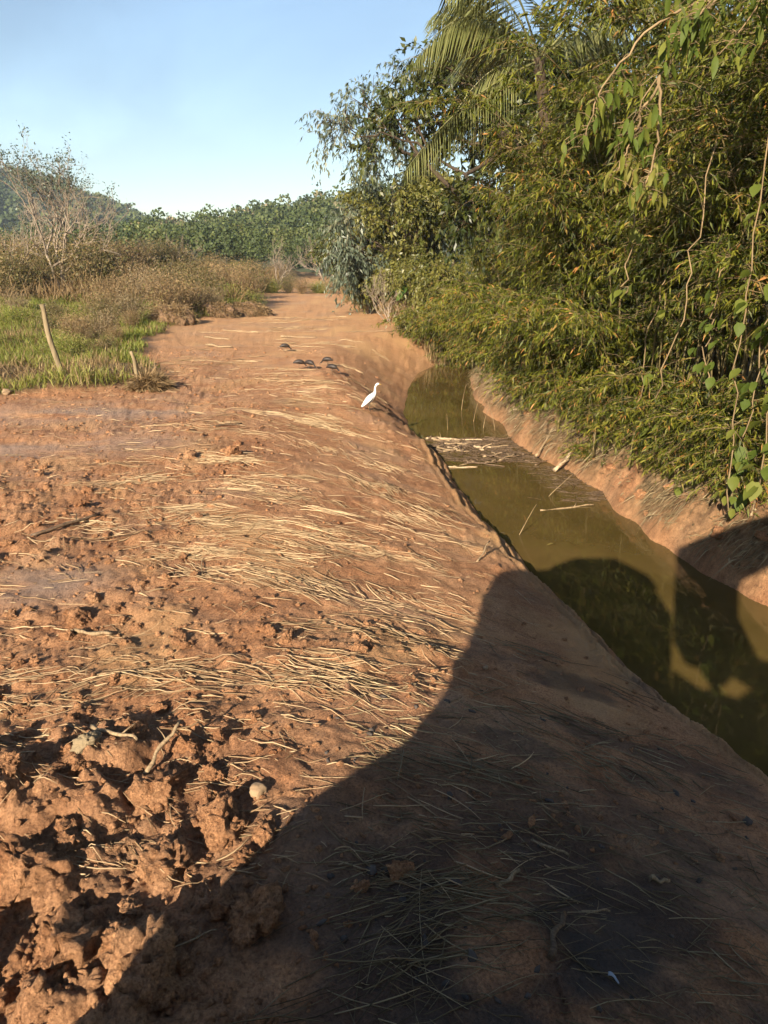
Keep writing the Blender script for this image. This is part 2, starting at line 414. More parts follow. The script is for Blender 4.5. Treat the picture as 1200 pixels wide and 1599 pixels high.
# ------------------------------------------------------------------ mesh helpers
def mesh_np(name, verts, faces, mat, smooth=False, attrs=None):
    """faces: one (n,k) array or a list of such arrays."""
    if not isinstance(faces, (list, tuple)): faces = [faces]
    faces = [np.asarray(f, np.int32) for f in faces if len(f)]
    verts = np.asarray(verts, np.float32)
    me = bpy.data.meshes.new(name)
    me.vertices.add(len(verts)); me.vertices.foreach_set('co', verts.ravel())
    loops = np.concatenate([f.ravel() for f in faces])
    tot = np.concatenate([np.full(len(f), f.shape[1], np.int32) for f in faces])
    start = np.concatenate([[0], np.cumsum(tot)[:-1]]).astype(np.int32)
    me.loops.add(len(loops)); me.loops.foreach_set('vertex_index', loops.astype(np.int32))
    me.polygons.add(len(tot)); me.polygons.foreach_set('loop_start', start); me.polygons.foreach_set('loop_total', tot)
    if smooth: me.polygons.foreach_set('use_smooth', np.ones(len(tot), bool))
    me.update(calc_edges=True)
    for k, a in (attrs or {}).items():
        at = me.attributes.new(k, 'FLOAT', 'POINT'); at.data.foreach_set('value', np.asarray(a, np.float32).ravel())
    if mat is not None: me.materials.append(mat)
    return me

def obj(name, me, parent=None, loc=(0, 0, 0), rot=(0, 0, 0), scale=(1, 1, 1)):
    o = bpy.data.objects.new(name, me); C.objects.link(o)
    o.location = loc; o.rotation_euler = rot; o.scale = scale
    if parent is not None: o.parent = parent
    return o

def tag(o, label=None, cat=None, group=None, kind=None):
    if label: o['label'] = label
    if cat: o['category'] = cat
    if group: o['group'] = group
    if kind: o['kind'] = kind
    return o

def empty(name, loc, rz=0.0, label=None, cat=None, group=None, scale=1.0):
    o = bpy.data.objects.new(name, None); C.objects.link(o)
    o.location = loc; o.rotation_euler = (0, 0, rz); o.scale = (scale,) * 3
    return tag(o, label, cat, group)

def copy_tree(o, parent=None):
    c = o.copy(); C.objects.link(c)
    c.parent = parent
    for ch in list(o.children): copy_tree(ch, c)
    return c

class Leaves:
    """Collects folded leaf faces (two triangles, or six for large leaves)."""
    def __init__(self): self.v = []; self.q = []; self.t = []; self.n = 0
    def add(self, pos, d, side, L, W, tint, droop=0.15):
        pos = np.asarray(pos, float); n = len(pos)
        if n == 0: return
        L = np.asarray(L, float)[:, None] if np.ndim(L) else np.full((n, 1), L)
        W = np.asarray(W, float)[:, None] if np.ndim(W) else np.full((n, 1), W)
        dn = np.array([0, 0, -1.0])
        midp = pos + d * L * 0.42
        tip = pos + d * L + dn * L * droop
        up = cross(side, d)
        a = midp + side * W * 0.5 + up * W * 0.12; b = midp - side * W * 0.5 + up * W * 0.12
        V = np.stack([pos, a, tip, b], 1).reshape(-1, 3)
        i = self.n + np.arange(n)[:, None] * 4
        self.q.append(np.concatenate([i, i + 1, i + 2, i + 3], 1))
        self.v.append(V); self.t.append(np.repeat(np.asarray(tint, float), 4)); self.n += n * 4
    def mesh(self, name, mat):
        return mesh_np(name, np.concatenate(self.v), np.concatenate(self.q), mat, False, {'tint': np.concatenate(self.t)})

def unit(v):
    v = np.asarray(v, float)
    return v / np.maximum(np.linalg.norm(v, axis=-1, keepdims=True), 1e-9)

class Tubes:
    """Collects tapered tubes along polylines."""
    def __init__(self, sides=5): self.v = []; self.q = []; self.c = []; self.t = []; self.n = 0; self.k = sides
    def add(self, pts, rad, tint=0.5, cap=True, flat=1.0):
        pts = np.asarray(pts, float); n = len(pts); k = self.k
        rad = np.asarray(rad, float) if np.ndim(rad) else np.full(n, rad)
        tan = unit(np.gradient(pts, axis=0))
        ref = np.array([0, 0, 1.0]) if abs(tan[:, 2]).mean() < 0.8 else np.array([1.0, 0, 0])
        s = unit(cross(tan, ref)); u = cross(s, tan)
        ang = np.arange(k) * 2 * pi / k
        V = pts[:, None] + rad[:, None, None] * (np.cos(ang)[None, :, None] * s[:, None] + flat * np.sin(ang)[None, :, None] * u[:, None])
        self.v.append(V.reshape(-1, 3)); self.t.append(np.full(n * k, tint))
        b = self.n
        r = np.arange(n - 1)[:, None] * k; j = np.arange(k)[None]; j2 = (j + 1) % k
        q = np.stack([b + r + j, b + r + j2, b + r + k + j2, b + r + k + j], -1).reshape(-1, 4)
        self.q.append(q)
        if cap:
            self.c.append(np.stack([b + np.arange(k)[::-1], b + (n - 1) * k + np.arange(k)]))
        self.n += n * k
    def mesh(self, name, mat, smooth=True):
        f = [np.concatenate(self.q)]
        if self.c: f.append(np.concatenate(self.c))
        return mesh_np(name, np.concatenate(self.v), f, mat, smooth, {'tint': np.concatenate(self.t)})

def ico(sub=3):
    import bmesh
    bm = bmesh.new(); bmesh.ops.create_icosphere(bm, subdivisions=sub, radius=1.0)
    v = np.array([p.co[:] for p in bm.verts]); f = np.array([[q.index for q in p.verts] for p in bm.faces])
    bm.free(); return v, f

def noise3(v, sc, seed):
    return (fbm(v[:, 0] * sc + v[:, 2] * 1.7, v[:, 1] * sc - v[:, 2] * 0.9 + seed, 4, seed) +
            fbm(v[:, 2] * sc + 3.1, v[:, 0] * sc + v[:, 1] * 1.3 + seed, 4, seed + 3))

def box_bm(boxes):
    """boxes: list of (cx,cy,cz,sx,sy,sz[,bevel]) -> verts, quads"""
    V = []; F = []
    for (cx, cy, cz, sx, sy, sz) in boxes:
        b = len(V)
        for dz in (-1, 1):
            for dx, dy in ((-1, -1), (1, -1), (1, 1), (-1, 1)):
                V.append((cx + dx * sx / 2, cy + dy * sy / 2, cz + dz * sz / 2))
        for q in ((0, 3, 2, 1), (4, 5, 6, 7), (0, 1, 5, 4), (1, 2, 6, 5), (2, 3, 7, 6), (3, 0, 4, 7)):
            F.append([b + i for i in q])
    return np.array(V, float), np.array(F)

# ------------------------------------------------------------------ ground, water, hills
def build_ground():
    ys = [1.15]
    while ys[-1] < 75:
        y = ys[-1]; ys.append(y + 0.0040 * y * (1 + y / 5.5))
    ys = np.array(ys)
    back = 1.15 - np.cumsum(0.05 * 1.16 ** np.arange(36))[::-1]
    fwd = 75 + np.cumsum(1.2 * 1.10 ** np.arange(42))
    ys = np.concatenate([back, ys, fwd])
    NU = 560
    u = np.linspace(-1, 1, NU)
    ext = np.cumsum(0.012 * 1.22 ** np.arange(44))
    U = np.concatenate([-1 - ext[::-1], u, 1 + ext])
    w = 0.60 * np.clip(ys, 0.6, 75) + 1.3
    X = U[None] * w[:, None]
    Y = np.repeat(ys[:, None], len(U), 1)
    Z = height(X.ravel(), Y.ravel()).reshape(X.shape)
    GRID.update(ys=ys, U=U, Z=Z)
    V = np.stack([X, Y, Z], -1).reshape(-1, 3)
    n, m = X.shape
    i = (np.arange(n - 1)[:, None] * m + np.arange(m - 1)[None]).ravel()
    F = np.stack([i, i + 1, i + m + 1, i + m], -1)
    x, y = V[:, 0], V[:, 1]
    s = (x_left(y) - x) * 0.93
    rm = rough_mask(x, y)
    mid = 0.5 * (x_left(y) + x_right(y))
    wet = sstep(0.05, 0.45, fbm(x * 0.7, (y + 0.16 * x) * 1.5, 4, 101)) * (1 - 0.9 * rm) * (x < mid) * (.35 + .5 * sstep(-1.0, -2.5, x))
    trk = np.maximum.reduce([np.exp(-((y - (14.0 + 0.1 * x)) / 0.8) ** 2) * sstep(-2.6, -4.2, x), np.exp(-((y - (6.3 + 0.12 * x)) / 0.45) ** 2) * sstep(-2.1, -2.9, x), .8 * np.exp(-((y - (11.2 + 0.05 * x)) / 0.7) ** 2) * sstep(-2.3, -3.8, x)])
    trk = trk * sstep(-.45, .15, fbm(x * .8, y * 2.2, 4, 137))
    wet = np.clip(np.maximum(wet, 0.9 * trk) + 0.25 * np.exp(-((s - .0) / .12) ** 2), 0, 1) * (1 - 0.6 * sstep(12, 20, y))
    dk = np.exp(-(((x - 0.75) / 1.3) ** 2 + ((y - 2.3) / 1.1) ** 2)) ** .6 * sstep(-0.55, 0.15, fbm(x * 2.3, y * 2.6, 4, 111)) * 0.95  # black soil patches, tinted darker still to deepen the machine shadow
    dk = np.maximum(dk, 0.62 * sstep(0.05, 0.5, fbm(x * 1.3, (y + .16 * x) * 2.2, 4, 113)) * sstep(7.0, 6.0, y) * sstep(-.3, .4, x - .16 * (y - 2.5)) * (x < mid))  # shade painted into the soil colour where the machine shadow falls
    och = 0.8 * np.exp(-((s - 0.25) / 0.22) ** 2) * (x < mid) * (1 - sstep(14, 18, y)) + 0.55 * sstep(0.15, 0.5, fbm(x * 1.1, y * 0.8, 3, 121)) * (x < mid)
    och = np.clip(och + 0.45 * sstep(15, 30, y) * (x < mid), 0, 1)
    lit = np.maximum(verge(x, y), sstep(-.3, .35, x - x_right(y)) * (.62 + .38 * sstep(-.3, .3, fbm(x * 2.2, y * 2.2, 4, 139)))) * sstep(0.0, .3, fbm(x * 1.2, y * 1.2, 3, 131) + .6)
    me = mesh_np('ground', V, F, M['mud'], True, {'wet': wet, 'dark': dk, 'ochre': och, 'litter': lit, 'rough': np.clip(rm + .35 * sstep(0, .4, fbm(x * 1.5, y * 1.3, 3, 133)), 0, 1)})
    return tag(obj('ground', me), kind='structure')
ground = build_ground()

def build_water():
    ys = np.linspace(-8, 34, 260)
    rows = []
    for y in ys:
        a = float(x_left(y)) - 0.45; b = float(x_right(y)) + 0.5
        rows.append(np.stack([np.linspace(a, b, 9), np.full(9, y), np.full(9, WATER_Z)], -1))
    V = np.concatenate(rows); n, m = len(ys), 9
    i = (np.arange(n - 1)[:, None] * m + np.arange(m - 1)[None]).ravel()
    F = np.stack([i, i + 1, i + m + 1, i + m], -1)
    return tag(obj('water', mesh_np('water', V, F, M['water'], True)), kind='structure')
build_water()

def hill_height(x, y):
    x = np.asarray(x, float); y = np.asarray(y, float)
    xa = x * 250 / np.maximum(y, 60)
    c1 = np.interp(xa, [-400, -200, -130, -90, -67, -43, -15, 21, 80, 250], [0, 1, 3, 5.5, 8, 11.5, 16, 21.5, 29, 41])
    h1 = c1 * sstep(95, 250, y) * (1 - 0.5 * sstep(260, 420, y))
    xb = x * 550 / np.maximum(y, 60)
    c2 = np.interp(xb, [-700, -420, -286, -238, -190, -162, -124, -60, 40], [70, 66, 55, 49, 32, 23, 10, 2, 0])
    h2 = c2 * sstep(280, 550, y)
    return np.maximum(h1, h2) + 2.0 * fbm(x * .02, y * .02, 3, 141)

def build_hills():
    xs = np.linspace(-760, 420, 150); ys = np.concatenate([np.linspace(88, 300, 60), np.linspace(310, 800, 50)])
    X, Y = np.meshgrid(xs, ys)
    Z = hill_height(X, Y) - 1.5 + 0.0 * X
    Z[0] = -3
    V = np.stack([X, Y, Z], -1).reshape(-1, 3); n, m = X.shape
    i = (np.arange(n - 1)[:, None] * m + np.arange(m - 1)[None]).ravel()
    return tag(obj('hills', mesh_np('hills', V, np.stack([i, i + 1, i + m + 1, i + m], -1), M['hill_soil'], True)), kind='structure')
build_hills()

def crown_cloud(L, cx, cy, cz, r, rz, n, tint, rng, size):
    """leaf clumps spread over and inside one crown made of several lobes"""
    lob = rng.normal(size=(7, 3)) * np.array([0.5, 0.5, 0.35]); lr = rng.uniform(0.45, 0.75, 7)
    k = rng.integers(0, 7, n)
    d = unit(rng.normal(size=(n, 3))); d[:, 2] = np.abs(d[:, 2]) * 0.9 - 0.15 * rng.random(n)
    p = lob[k] + d * lr[k][:, None] * rng.uniform(0.75, 1.05, n)[:, None]
    p = p * np.array([r, r, rz]) + np.array([cx, cy, cz])
    nd = unit(d + rng.normal(size=(n, 3)) * 0.6)
    dd = unit(cross(nd, rng.normal(size=(n, 3)))); sd = cross(nd, dd)
    L.add(p - dd * size * .5, dd, sd, size * rng.uniform(.7, 1.3, n), size * rng.uniform(.7, 1.1, n), np.clip(tint + rng.normal(size=n) * .12, 0, 1), 0.05)

def build_forest():
    rng = np.random.default_rng(5)
    L = Leaves()
    # wooded nearer hill
    for k in range(1550):
        y = 97 + 168 * rng.random() ** 0.8; x = rng.uniform(-0.60, 0.05) * y
        z = float(hill_height(x, y)) - 1.5
        r = rng.uniform(1.2, 2.6) * (0.8 + y / 600)
        t = rng.choice([.25, .4, .55, .7, .97], p=[.25, .3, .25, .16, .04])
        q = float(sstep(200, 105, y))
        crown_cloud(L, x, y, max(z, 0) + r * 1.0 + rng.uniform(0.5, 3.0), r, r * rng.uniform(.8, 1.3), int(80 + 230 * q), t, rng, r * (.30 - .14 * q))
    o = obj('forest', L.mesh('forest', M['forest']))
    tag(o, 'dark green forest covering the nearer hill', 'forest', kind='stuff')
    L = Leaves()
    for k in range(950):
        y = rng.uniform(370, 570); x = rng.uniform(-0.72, -0.12) * y
        z = float(hill_height(x, y)) - 1.5
        r = rng.uniform(3.4, 6.4)
        crown_cloud(L, x, y, max(z, 0) + r * 1.0, r, r * rng.uniform(.7, 1.0), 80, rng.choice([.2, .35, .5, .7]), rng, r * .36)
    o = obj('forest', L.mesh('far_forest', M['forest']))
    tag(o, 'blue hazy forest on the far ridge at left', 'forest', kind='stuff')
build_forest()
# ------------------------------------------------------------------ plant builders
UP = np.array([0, 0, 1.0])

def spray(L, T, rng, p0, d0, length, nleaf, leaf, tint, droop=0.9, twig=0.004):
    """one leafy side branch: a bending twig with narrow leaves along its outer part"""
    n = 5
    t = np.linspace(0, 1, n)
    pts = p0 + d0 * length * t[:, None] - UP * (length * droop * 0.55 * t ** 2)[:, None]
    if T is not None and rng.random() < .55: T.add(pts, twig * (1.1 - .7 * t), 0.5, False)
    u = rng.uniform(0.15, 1.0, nleaf)
    base = p0 + d0 * length * u[:, None] - UP * (length * droop * 0.55 * u ** 2)[:, None]
    tan = unit(d0 * length - UP * (length * droop * 1.1 * u)[:, None])
    d = unit(tan * 0.8 + rng.normal(size=(nleaf, 3)) * 0.55 - UP * 0.30)
    side = unit(cross(d, rng.normal(size=(nleaf, 3)) + UP * 0.8))
    Ls = leaf * rng.uniform(.65, 1.3, nleaf)
    L.add(base, d, side, Ls, Ls * rng.uniform(.14, .21, nleaf), np.clip(tint + rng.normal(size=nleaf) * .13, 0, 1), 0.18)

def bamboo_mesh_set(seed, ncul, H, lean, leafsize, per_node=3, nleaf=10, front=0.35):
    """culm meshes + foliage mesh of one clump, base at the origin, arching mostly towards -X (the water)"""
    rng = np.random.default_rng(seed)
    culms = []; L = Leaves(); T = Tubes(3)
    for c in range(ncul):
        base = np.append(rng.normal(size=2) * 0.38, -0.25)
        az = rng.uniform(0, 2 * pi) if rng.random() > front else pi + rng.normal() * 0.6
        out = np.array([cos(az), sin(az), 0])
        h = H * rng.uniform(.45, 1.0); ln = lean * rng.uniform(.35, 1.15) * h
        t = np.linspace(0, 1, 13)
        zz = h * (t * 1.12 - 0.42 * t ** 3.2)
        pts = base + out * (ln * (0.15 * t + 0.85 * t ** 2.2))[:, None] + UP * zz[:, None]
        pts[:, :2] += rng.normal(size=2) * 0.12 * t[:, None] ** 2
        r = rng.uniform(.012, .022) * (1.05 - 0.85 * t)
        Tc = Tubes(6); Tc.add(pts, r, 0.5)
        # swollen nodes
        for q in range(2, 9):
            i = q * 0.8; k = int(i); p = pts[k] * (1 - (i - k)) + pts[k + 1] * (i - k); dd = unit(pts[k + 1] - pts[k])
            rr = r[k] * 1.25; Tc.add(np.stack([p - dd * .012, p, p + dd * .012]), [rr * .8, rr, rr * .8], .5, False)
        culms.append(Tc)
        for j in range(int(5 + h * (3.5 if H > 5 else 2.6))):
            tt = rng.uniform(0.16 if H < 5 else 0.27, 1.0) ** 0.85; i = tt * 12; k = min(int(i), 11)
            p = pts[k] * (1 - (i - k)) + pts[k + 1] * (i - k)
            if H > 5 and float(fbm(np.array([p[0] * .75 + p[2] * .55 + seed]), np.array([p[1] * .75 - p[2] * .45]), 2, 181)[0]) < -.08 and rng.random() < .85: continue
            clump_t = rng.uniform(.10, .85)
            for b in range(per_node):
                a2 = rng.uniform(0, 2 * pi)
                d0 = unit(np.array([cos(a2), sin(a2), rng.uniform(-.1, .7)]) + out * 0.45)
                spray(L, T, rng, p, d0, rng.uniform(.35, .95) * (0.7 + 0.5 * (1 - abs(tt - .6))), nleaf, leafsize, clump_t, rng.uniform(.5, 1.1))
    return culms, L, T

_bam_cache = {}
def bamboo_variant(key, *args, **kw):
    if key not in _bam_cache:
        cul, L, T = bamboo_mesh_set(*args, **kw)
        _bam_cache[key] = ([c.mesh('culm', M['bamboo_culm']) for c in cul], L.mesh('bamboo_foliage', M['bamboo_leaf']), T.mesh('bamboo_twigs', M['twig'], False))
    return _bam_cache[key]

def bamboo_clump(key, x, y, rz, sc, label):
    cul, fol, tw = bamboo_variant(*key) if not isinstance(key, str) else _bam_cache[key]
    root = empty('bamboo_clump', (x, y, gz(x, y)), rz, label, 'bamboo', 'bamboo clumps along the far bank', sc)
    for c in cul: obj('culm', c, root)
    f = obj('foliage', fol, root); f['kind'] = 'stuff'
    w = obj('twigs', tw, f); w['kind'] = 'stuff'
    return root

def grow(T, tips, rng, p, d, length, rad, depth, maxd, spread=0.55, up=0.15, nseg=4, shrink=0.72, kids=(2, 3), wig=0.12):
    """recursive branching; records twig tips"""
    pts = [p]; dd = d
    for k in range(nseg):
        dd = unit(dd + rng.normal(size=3) * wig + UP * up * 0.3)
        pts.append(pts[-1] + dd * length / nseg)
    pts = np.array(pts)
    T.add(pts, np.linspace(rad, rad * 0.66, nseg + 1), 0.5, depth == 0)
    if depth >= maxd:
        tips.append((pts[-1], dd, pts)); return
    n = rng.integers(kids[0], kids[1] + 1)
    for k in range(n):
        at = pts[-1] if k == 0 else pts[rng.integers(max(1, nseg - 2), nseg + 1)]
        nd = unit(dd + rng.normal(size=3) * spread + UP * up)
        grow(T, tips, rng, at, nd, length * shrink * rng.uniform(.75, 1.15), rad * 0.62, depth + 1, maxd, spread, up, nseg, shrink, kids, wig)

def leafy_tree(name, label, cat, x, y, H, seed, leafmat, leaf=0.12, ratio=0.34, nper=26, maxd=4, spread=0.6, droop=0.5, tint=.5, lean=(0, 0), group=None, up=.12, z0=None, trunk_r=None, cluster=.5, barkmat='trunk'):
    rng = np.random.default_rng(seed)
    root = empty(name, (x, y, gz(x, y) if z0 is None else z0), 0, label, cat, group)
    T = Tubes(6); tips = []
    grow(T, tips, rng, np.array([0, 0, -.2]), unit(np.array([lean[0], lean[1], 1.0])), H * .33, trunk_r or H * .016, 0, maxd, spread, up, 4, .74, (2, 3))
    obj('trunk', T.mesh('trunk', M[barkmat]), root)
    L = Leaves(); Tw = Tubes(3)
    for (p, d, pts) in tips:
        ct = np.clip(tint + rng.normal() * .16, 0, 1)
        for b in range(max(2, nper // 9)):
            q = pts[rng.integers(1, len(pts))]
            d0 = unit(d * .5 + rng.normal(size=3))
            n = 12
            length = cluster * rng.uniform(.6, 1.3)
            t = np.linspace(0, 1, 4)
            if b % 3 == 0: Tw.add(q + d0 * length * t[:, None] - UP * (length * droop * .5 * t ** 2)[:, None], .006 * (1 - .6 * t), .5, False)
            u = rng.uniform(.1, 1, n)
            base = q + d0 * length * u[:, None] - UP * (length * droop * .5 * u ** 2)[:, None]
            dl = unit(d0 * .5 + rng.normal(size=(n, 3)) * .6 - UP * droop)
            sd = unit(cross(dl, rng.normal(size=(n, 3)) + UP * .6))
            Ls = leaf * rng.uniform(.7, 1.3, n)
            L.add(base, dl, sd, Ls, Ls * ratio * rng.uniform(.8, 1.2, n), np.clip(ct + rng.normal(size=n) * .1, 0, 1), .12)
    cr = obj('crown', L.mesh('crown', M[leafmat]), root); cr['kind'] = 'stuff'
    tw = obj('twigs', Tw.mesh('twigs', M['twig'], False), cr); tw['kind'] = 'stuff'
    return root

# ------------------------------------------------------------------ bamboo thicket on the far bank
V1 = ('a', 11, 24, 8.0, .42, .115, 3, 16); V2 = ('b', 12, 22, 7.2, .50, .11, 3, 16); V3 = ('c', 13, 24, 8.6, .36, .115, 3, 16)
V4 = ('d', 14, 18, 3.6, .75, .125, 4, 16)      # low, strongly arching growth over the water
V5 = ('e', 15, 14, 2.2, .7, .12, 4, 15)
for x, y, rz, sc, key, label in [
    (6.55, 7.9, 0.2, 1.0, V1, 'tall bamboo clump at the right edge, nearest to the camera'),
    (6.1, 9.9, -0.5, 1.02, V3, 'tall bamboo clump behind the hanging heart-leaf vines'),
    (5.5, 11.7, 0.4, 1.12, V2, 'bamboo clump with bare culm bases above the crumbling bank'),
    (5.0, 13.6, 0.9, 1.15, V1, 'bamboo clump behind the stick leaning out of the bank'),
    (7.3, 12.4, 2.0, 1.2, V3, 'very tall bamboo clump filling the upper right corner'),
    (4.7, 15.8, -0.3, 1.08, V3, 'bamboo clump opposite the floating debris raft'),
    (4.6, 18.6, 0.5, .92, V2, 'bamboo clump arching over the bend of the channel'),
    (6.6, 16.6, 1.2, 1.15, V1, 'tall bamboo clump in front of the palm trunk'),
    (4.7, 20.8, 1.5, .98, V1, 'bamboo clump below the low palm frond'),
    (4.7, 23.4, -0.8, 1.0, V3, 'bamboo clump beyond the bend of the channel'),
    (4.2, 26.2, 0.1, .72, V2, 'farthest bamboo clump by the steep cut bank'),
    (7.2, 21.2, 2.6, 1.12, V2, 'tall bamboo clump beside the palm'),
    (6.9, 13.9, .3, 1.45, V1, 'tallest bamboo clump, reaching the top of the picture'),
    (6.4, 18.6, -.4, 1.35, V3, 'tall bamboo clump right of the palm crown'),
    (7.6, 10.4, .1, 1.4, V3, 'tall bamboo clump under the top right corner'),
    (8.2, 9.2, 2.4, 1.15, V2, 'shaded bamboo clump deep in the right thicket'),
    (9.0, 15.0, .9, 1.3, V3, 'back row bamboo clump rising above the thicket'),
]:
    bamboo_clump(key, x, y, rz, sc, label)
for x, y, rz, sc, key, label in [
    (4.2, 15.6, 0.2, 1.08, V1, 'bamboo clump screening the palm trunk'),
    (4.7, 16.5, 2.4, 1.0, V3, 'leafy bamboo clump right before the palm trunk'),
    (3.75, 15.0, 0.1, .95, V4, 'low bamboo spilling over the bank at the debris raft'),
    (3.7, 18.2, -0.2, 1.0, V4, 'pale arching bamboo whose tips droop towards the water'),
    (3.6, 20.4, 0.4, .95, V4, 'low arching bamboo at the narrowest water'),
    (3.7, 23.2, 0.9, .9, V4, 'low arching bamboo hiding the far end of the water'),
    (3.6, 26.6, 0.0, .85, V4, 'low bamboo at the top of the steep cut bank'),
    (5.3, 9.9, 0.5, .9, V5, 'drooping whitish bamboo tuft beside the machine shadow'),
    (6.1, 8.4, -.4, .9, V5, 'shaded bamboo tuft at the right picture edge'),
    (4.25, 13.9, 0.3, 1.0, V4, 'low bamboo leaning out above the leaning stick'),
    (4.6, 10.6, 0.2, .8, V5, 'small bamboo tuft in the middle of the bare bank'),
    (4.85, 9.3, 0.1, .85, V5, 'bamboo tuft reaching into the machine shadow'),
    (4.1, 12.9, 0.0, .8, V5, 'bamboo tuft over the pale leaning stick'),
    (4.6, 11.9, -.2, 1.0, V5, 'leafy bamboo tuft left of the bare culm bases'),
    (3.5, 16.7, 0.2, 1.0, V5, 'bushy bamboo tuft right above the raft end'),
    (3.45, 21.6, 0.0, 1.1, V5, 'bushy bamboo tuft at the far water end'),
    (3.3, 24.6, 0.3, 1.1, V5, 'bushy bamboo tuft behind the far water end'),
    (2.9, 28.8, 0.3, 1.15, V4, 'low bamboo before the banana plants'),
]:
    bamboo_clump(key, x, y, rz, sc, label)

def bare_canes(x, y, n, seed, label):
    rng = np.random.default_rng(seed)
    root = empty('bamboo_canes', (x, y, gz(x, y)), 0, label, 'bamboo', 'bamboo clumps along the far bank')
    for k in range(n):
        b = np.array([rng.uniform(-.25, .3), rng.uniform(-.75, .75), -.2]); h = rng.uniform(1.3, 2.9); t = np.linspace(0, 1, 8)
        ln = rng.normal() * .10; l2 = rng.normal() * .16
        T = Tubes(6); T.add(b + np.stack([ln * h * t, l2 * h * t ** 1.3, h * t], -1), rng.uniform(.011, .02) * (1.05 - .3 * t), .5)
        obj('culm', T.mesh('culm', M['bamboo_culm']), root)
bare_canes(4.75, 12.6, 11, 3, 'bare upright bamboo canes standing at the top of the bank')
bare_canes(5.1, 11.3, 5, 4, 'few bare canes right of the upright cane cluster')

# ------------------------------------------------------------------ trees and shrubs behind and beyond
for x, y, H, sd, label, mat, leaf, tint, lean in [
    (1.9, 37.0, 8.5, 21, 'leafy olive green tree under the drooping tree at the field corner', 'tree_leaf', .22, .9, (-.05, 0)),
    (3.6, 33.0, 8.5, 22, 'dense green tree left of the low palm frond', 'tree_leaf', .20, .8, (0, 0)),
    (-.2, 44.0, 6.6, 23, 'bright green bushy tree at the far end of the thicket', 'tree_leaf', .26, .8, (0, 0)),
    (6.5, 30.0, 11.0, 24, 'dark tree behind the palm crown', 'tree_leaf', .24, .3, (0, 0)),
    (10.0, 20.0, 13.0, 25, 'tall dark tree rising behind the bamboo at the top', 'tree_leaf', .22, .25, (0, 0)),
    (11.5, 13.0, 12.0, 26, 'dark tree closing the thicket at the right edge', 'tree_leaf', .2, .25, (0, 0)),
    (10.0, 27.0, 14.0, 27, 'tall tree behind the palm at the picture top', 'tree_leaf', .24, .3, (0, 0)),
    (6.4, 28.5, 13.0, 35, 'tall olive tree right behind the palm fronds', 'tree_leaf', .22, .78, (0, 0)),
    (7.0, 25.0, 15.0, 36, 'very tall dark tree above the palm', 'tree_leaf', .22, .3, (-.05, 0)),
    (9.5, 17.0, 13.0, 37, 'tall dark tree above the hanging lance leaves', 'tree_leaf', .18, .25, (-.1, 0)),
    (9.5, 13.0, 14.0, 38, 'dense dark tree filling the top right corner', 'tree_leaf', .16, .25, (-.1, 0)),
    (-1.8, 54.0, 5.0, 28, 'rounded green shrub tree where the thicket meets the field end', 'tree_leaf', .26, .7, (0, 0)),
]:
    leafy_tree('broadleaf_tree', label, 'tree', x, y, H, sd, mat, leaf, .42, 92, 5, .62, .6, tint, lean, 'trees behind the bamboo', cluster=1.0)
leafy_tree('drooping_tree', 'tall thin tree with drooping grey-blue foliage against the sky', 'tree', 4.3, 35.0, 13.4, 33, 'blue_leaf', .20, .32, 44, 6, .58, 1.25, .5, (-.10, 0), None, .02, cluster=1.1)
leafy_tree('drooping_tree', 'smaller hanging grey-blue tree at the left end of the thicket', 'tree', 1.1, 40.0, 8.4, 34, 'blue_leaf', .24, .32, 60, 5, .62, 1.25, .45, (-.10, 0), None, .02, cluster=1.0)

for x, y, H, sd, label in [(2.4, 30.6, 4.6, 43, 'yellow-green bush above the end of the water'), (3.4, 28.6, 5.2, 44, 'yellow-green bush left of the low bamboo'), (1.5, 35.0, 4.6, 45, 'yellow-green bush behind the banana plants'), (.2, 40.5, 4.2, 46, 'yellow-green bush at the far field corner'), (4.3, 31.5, 6.2, 47, 'tall yellow-green bush under the drooping tree')]:
    leafy_tree('leafy_bush', label, 'bush', x, y, H, sd, 'tree_leaf', .15, .35, 110, 5, .75, .7, .95, (0, 0), 'yellow-green bushes at the field corner', cluster=.7, up=.02)

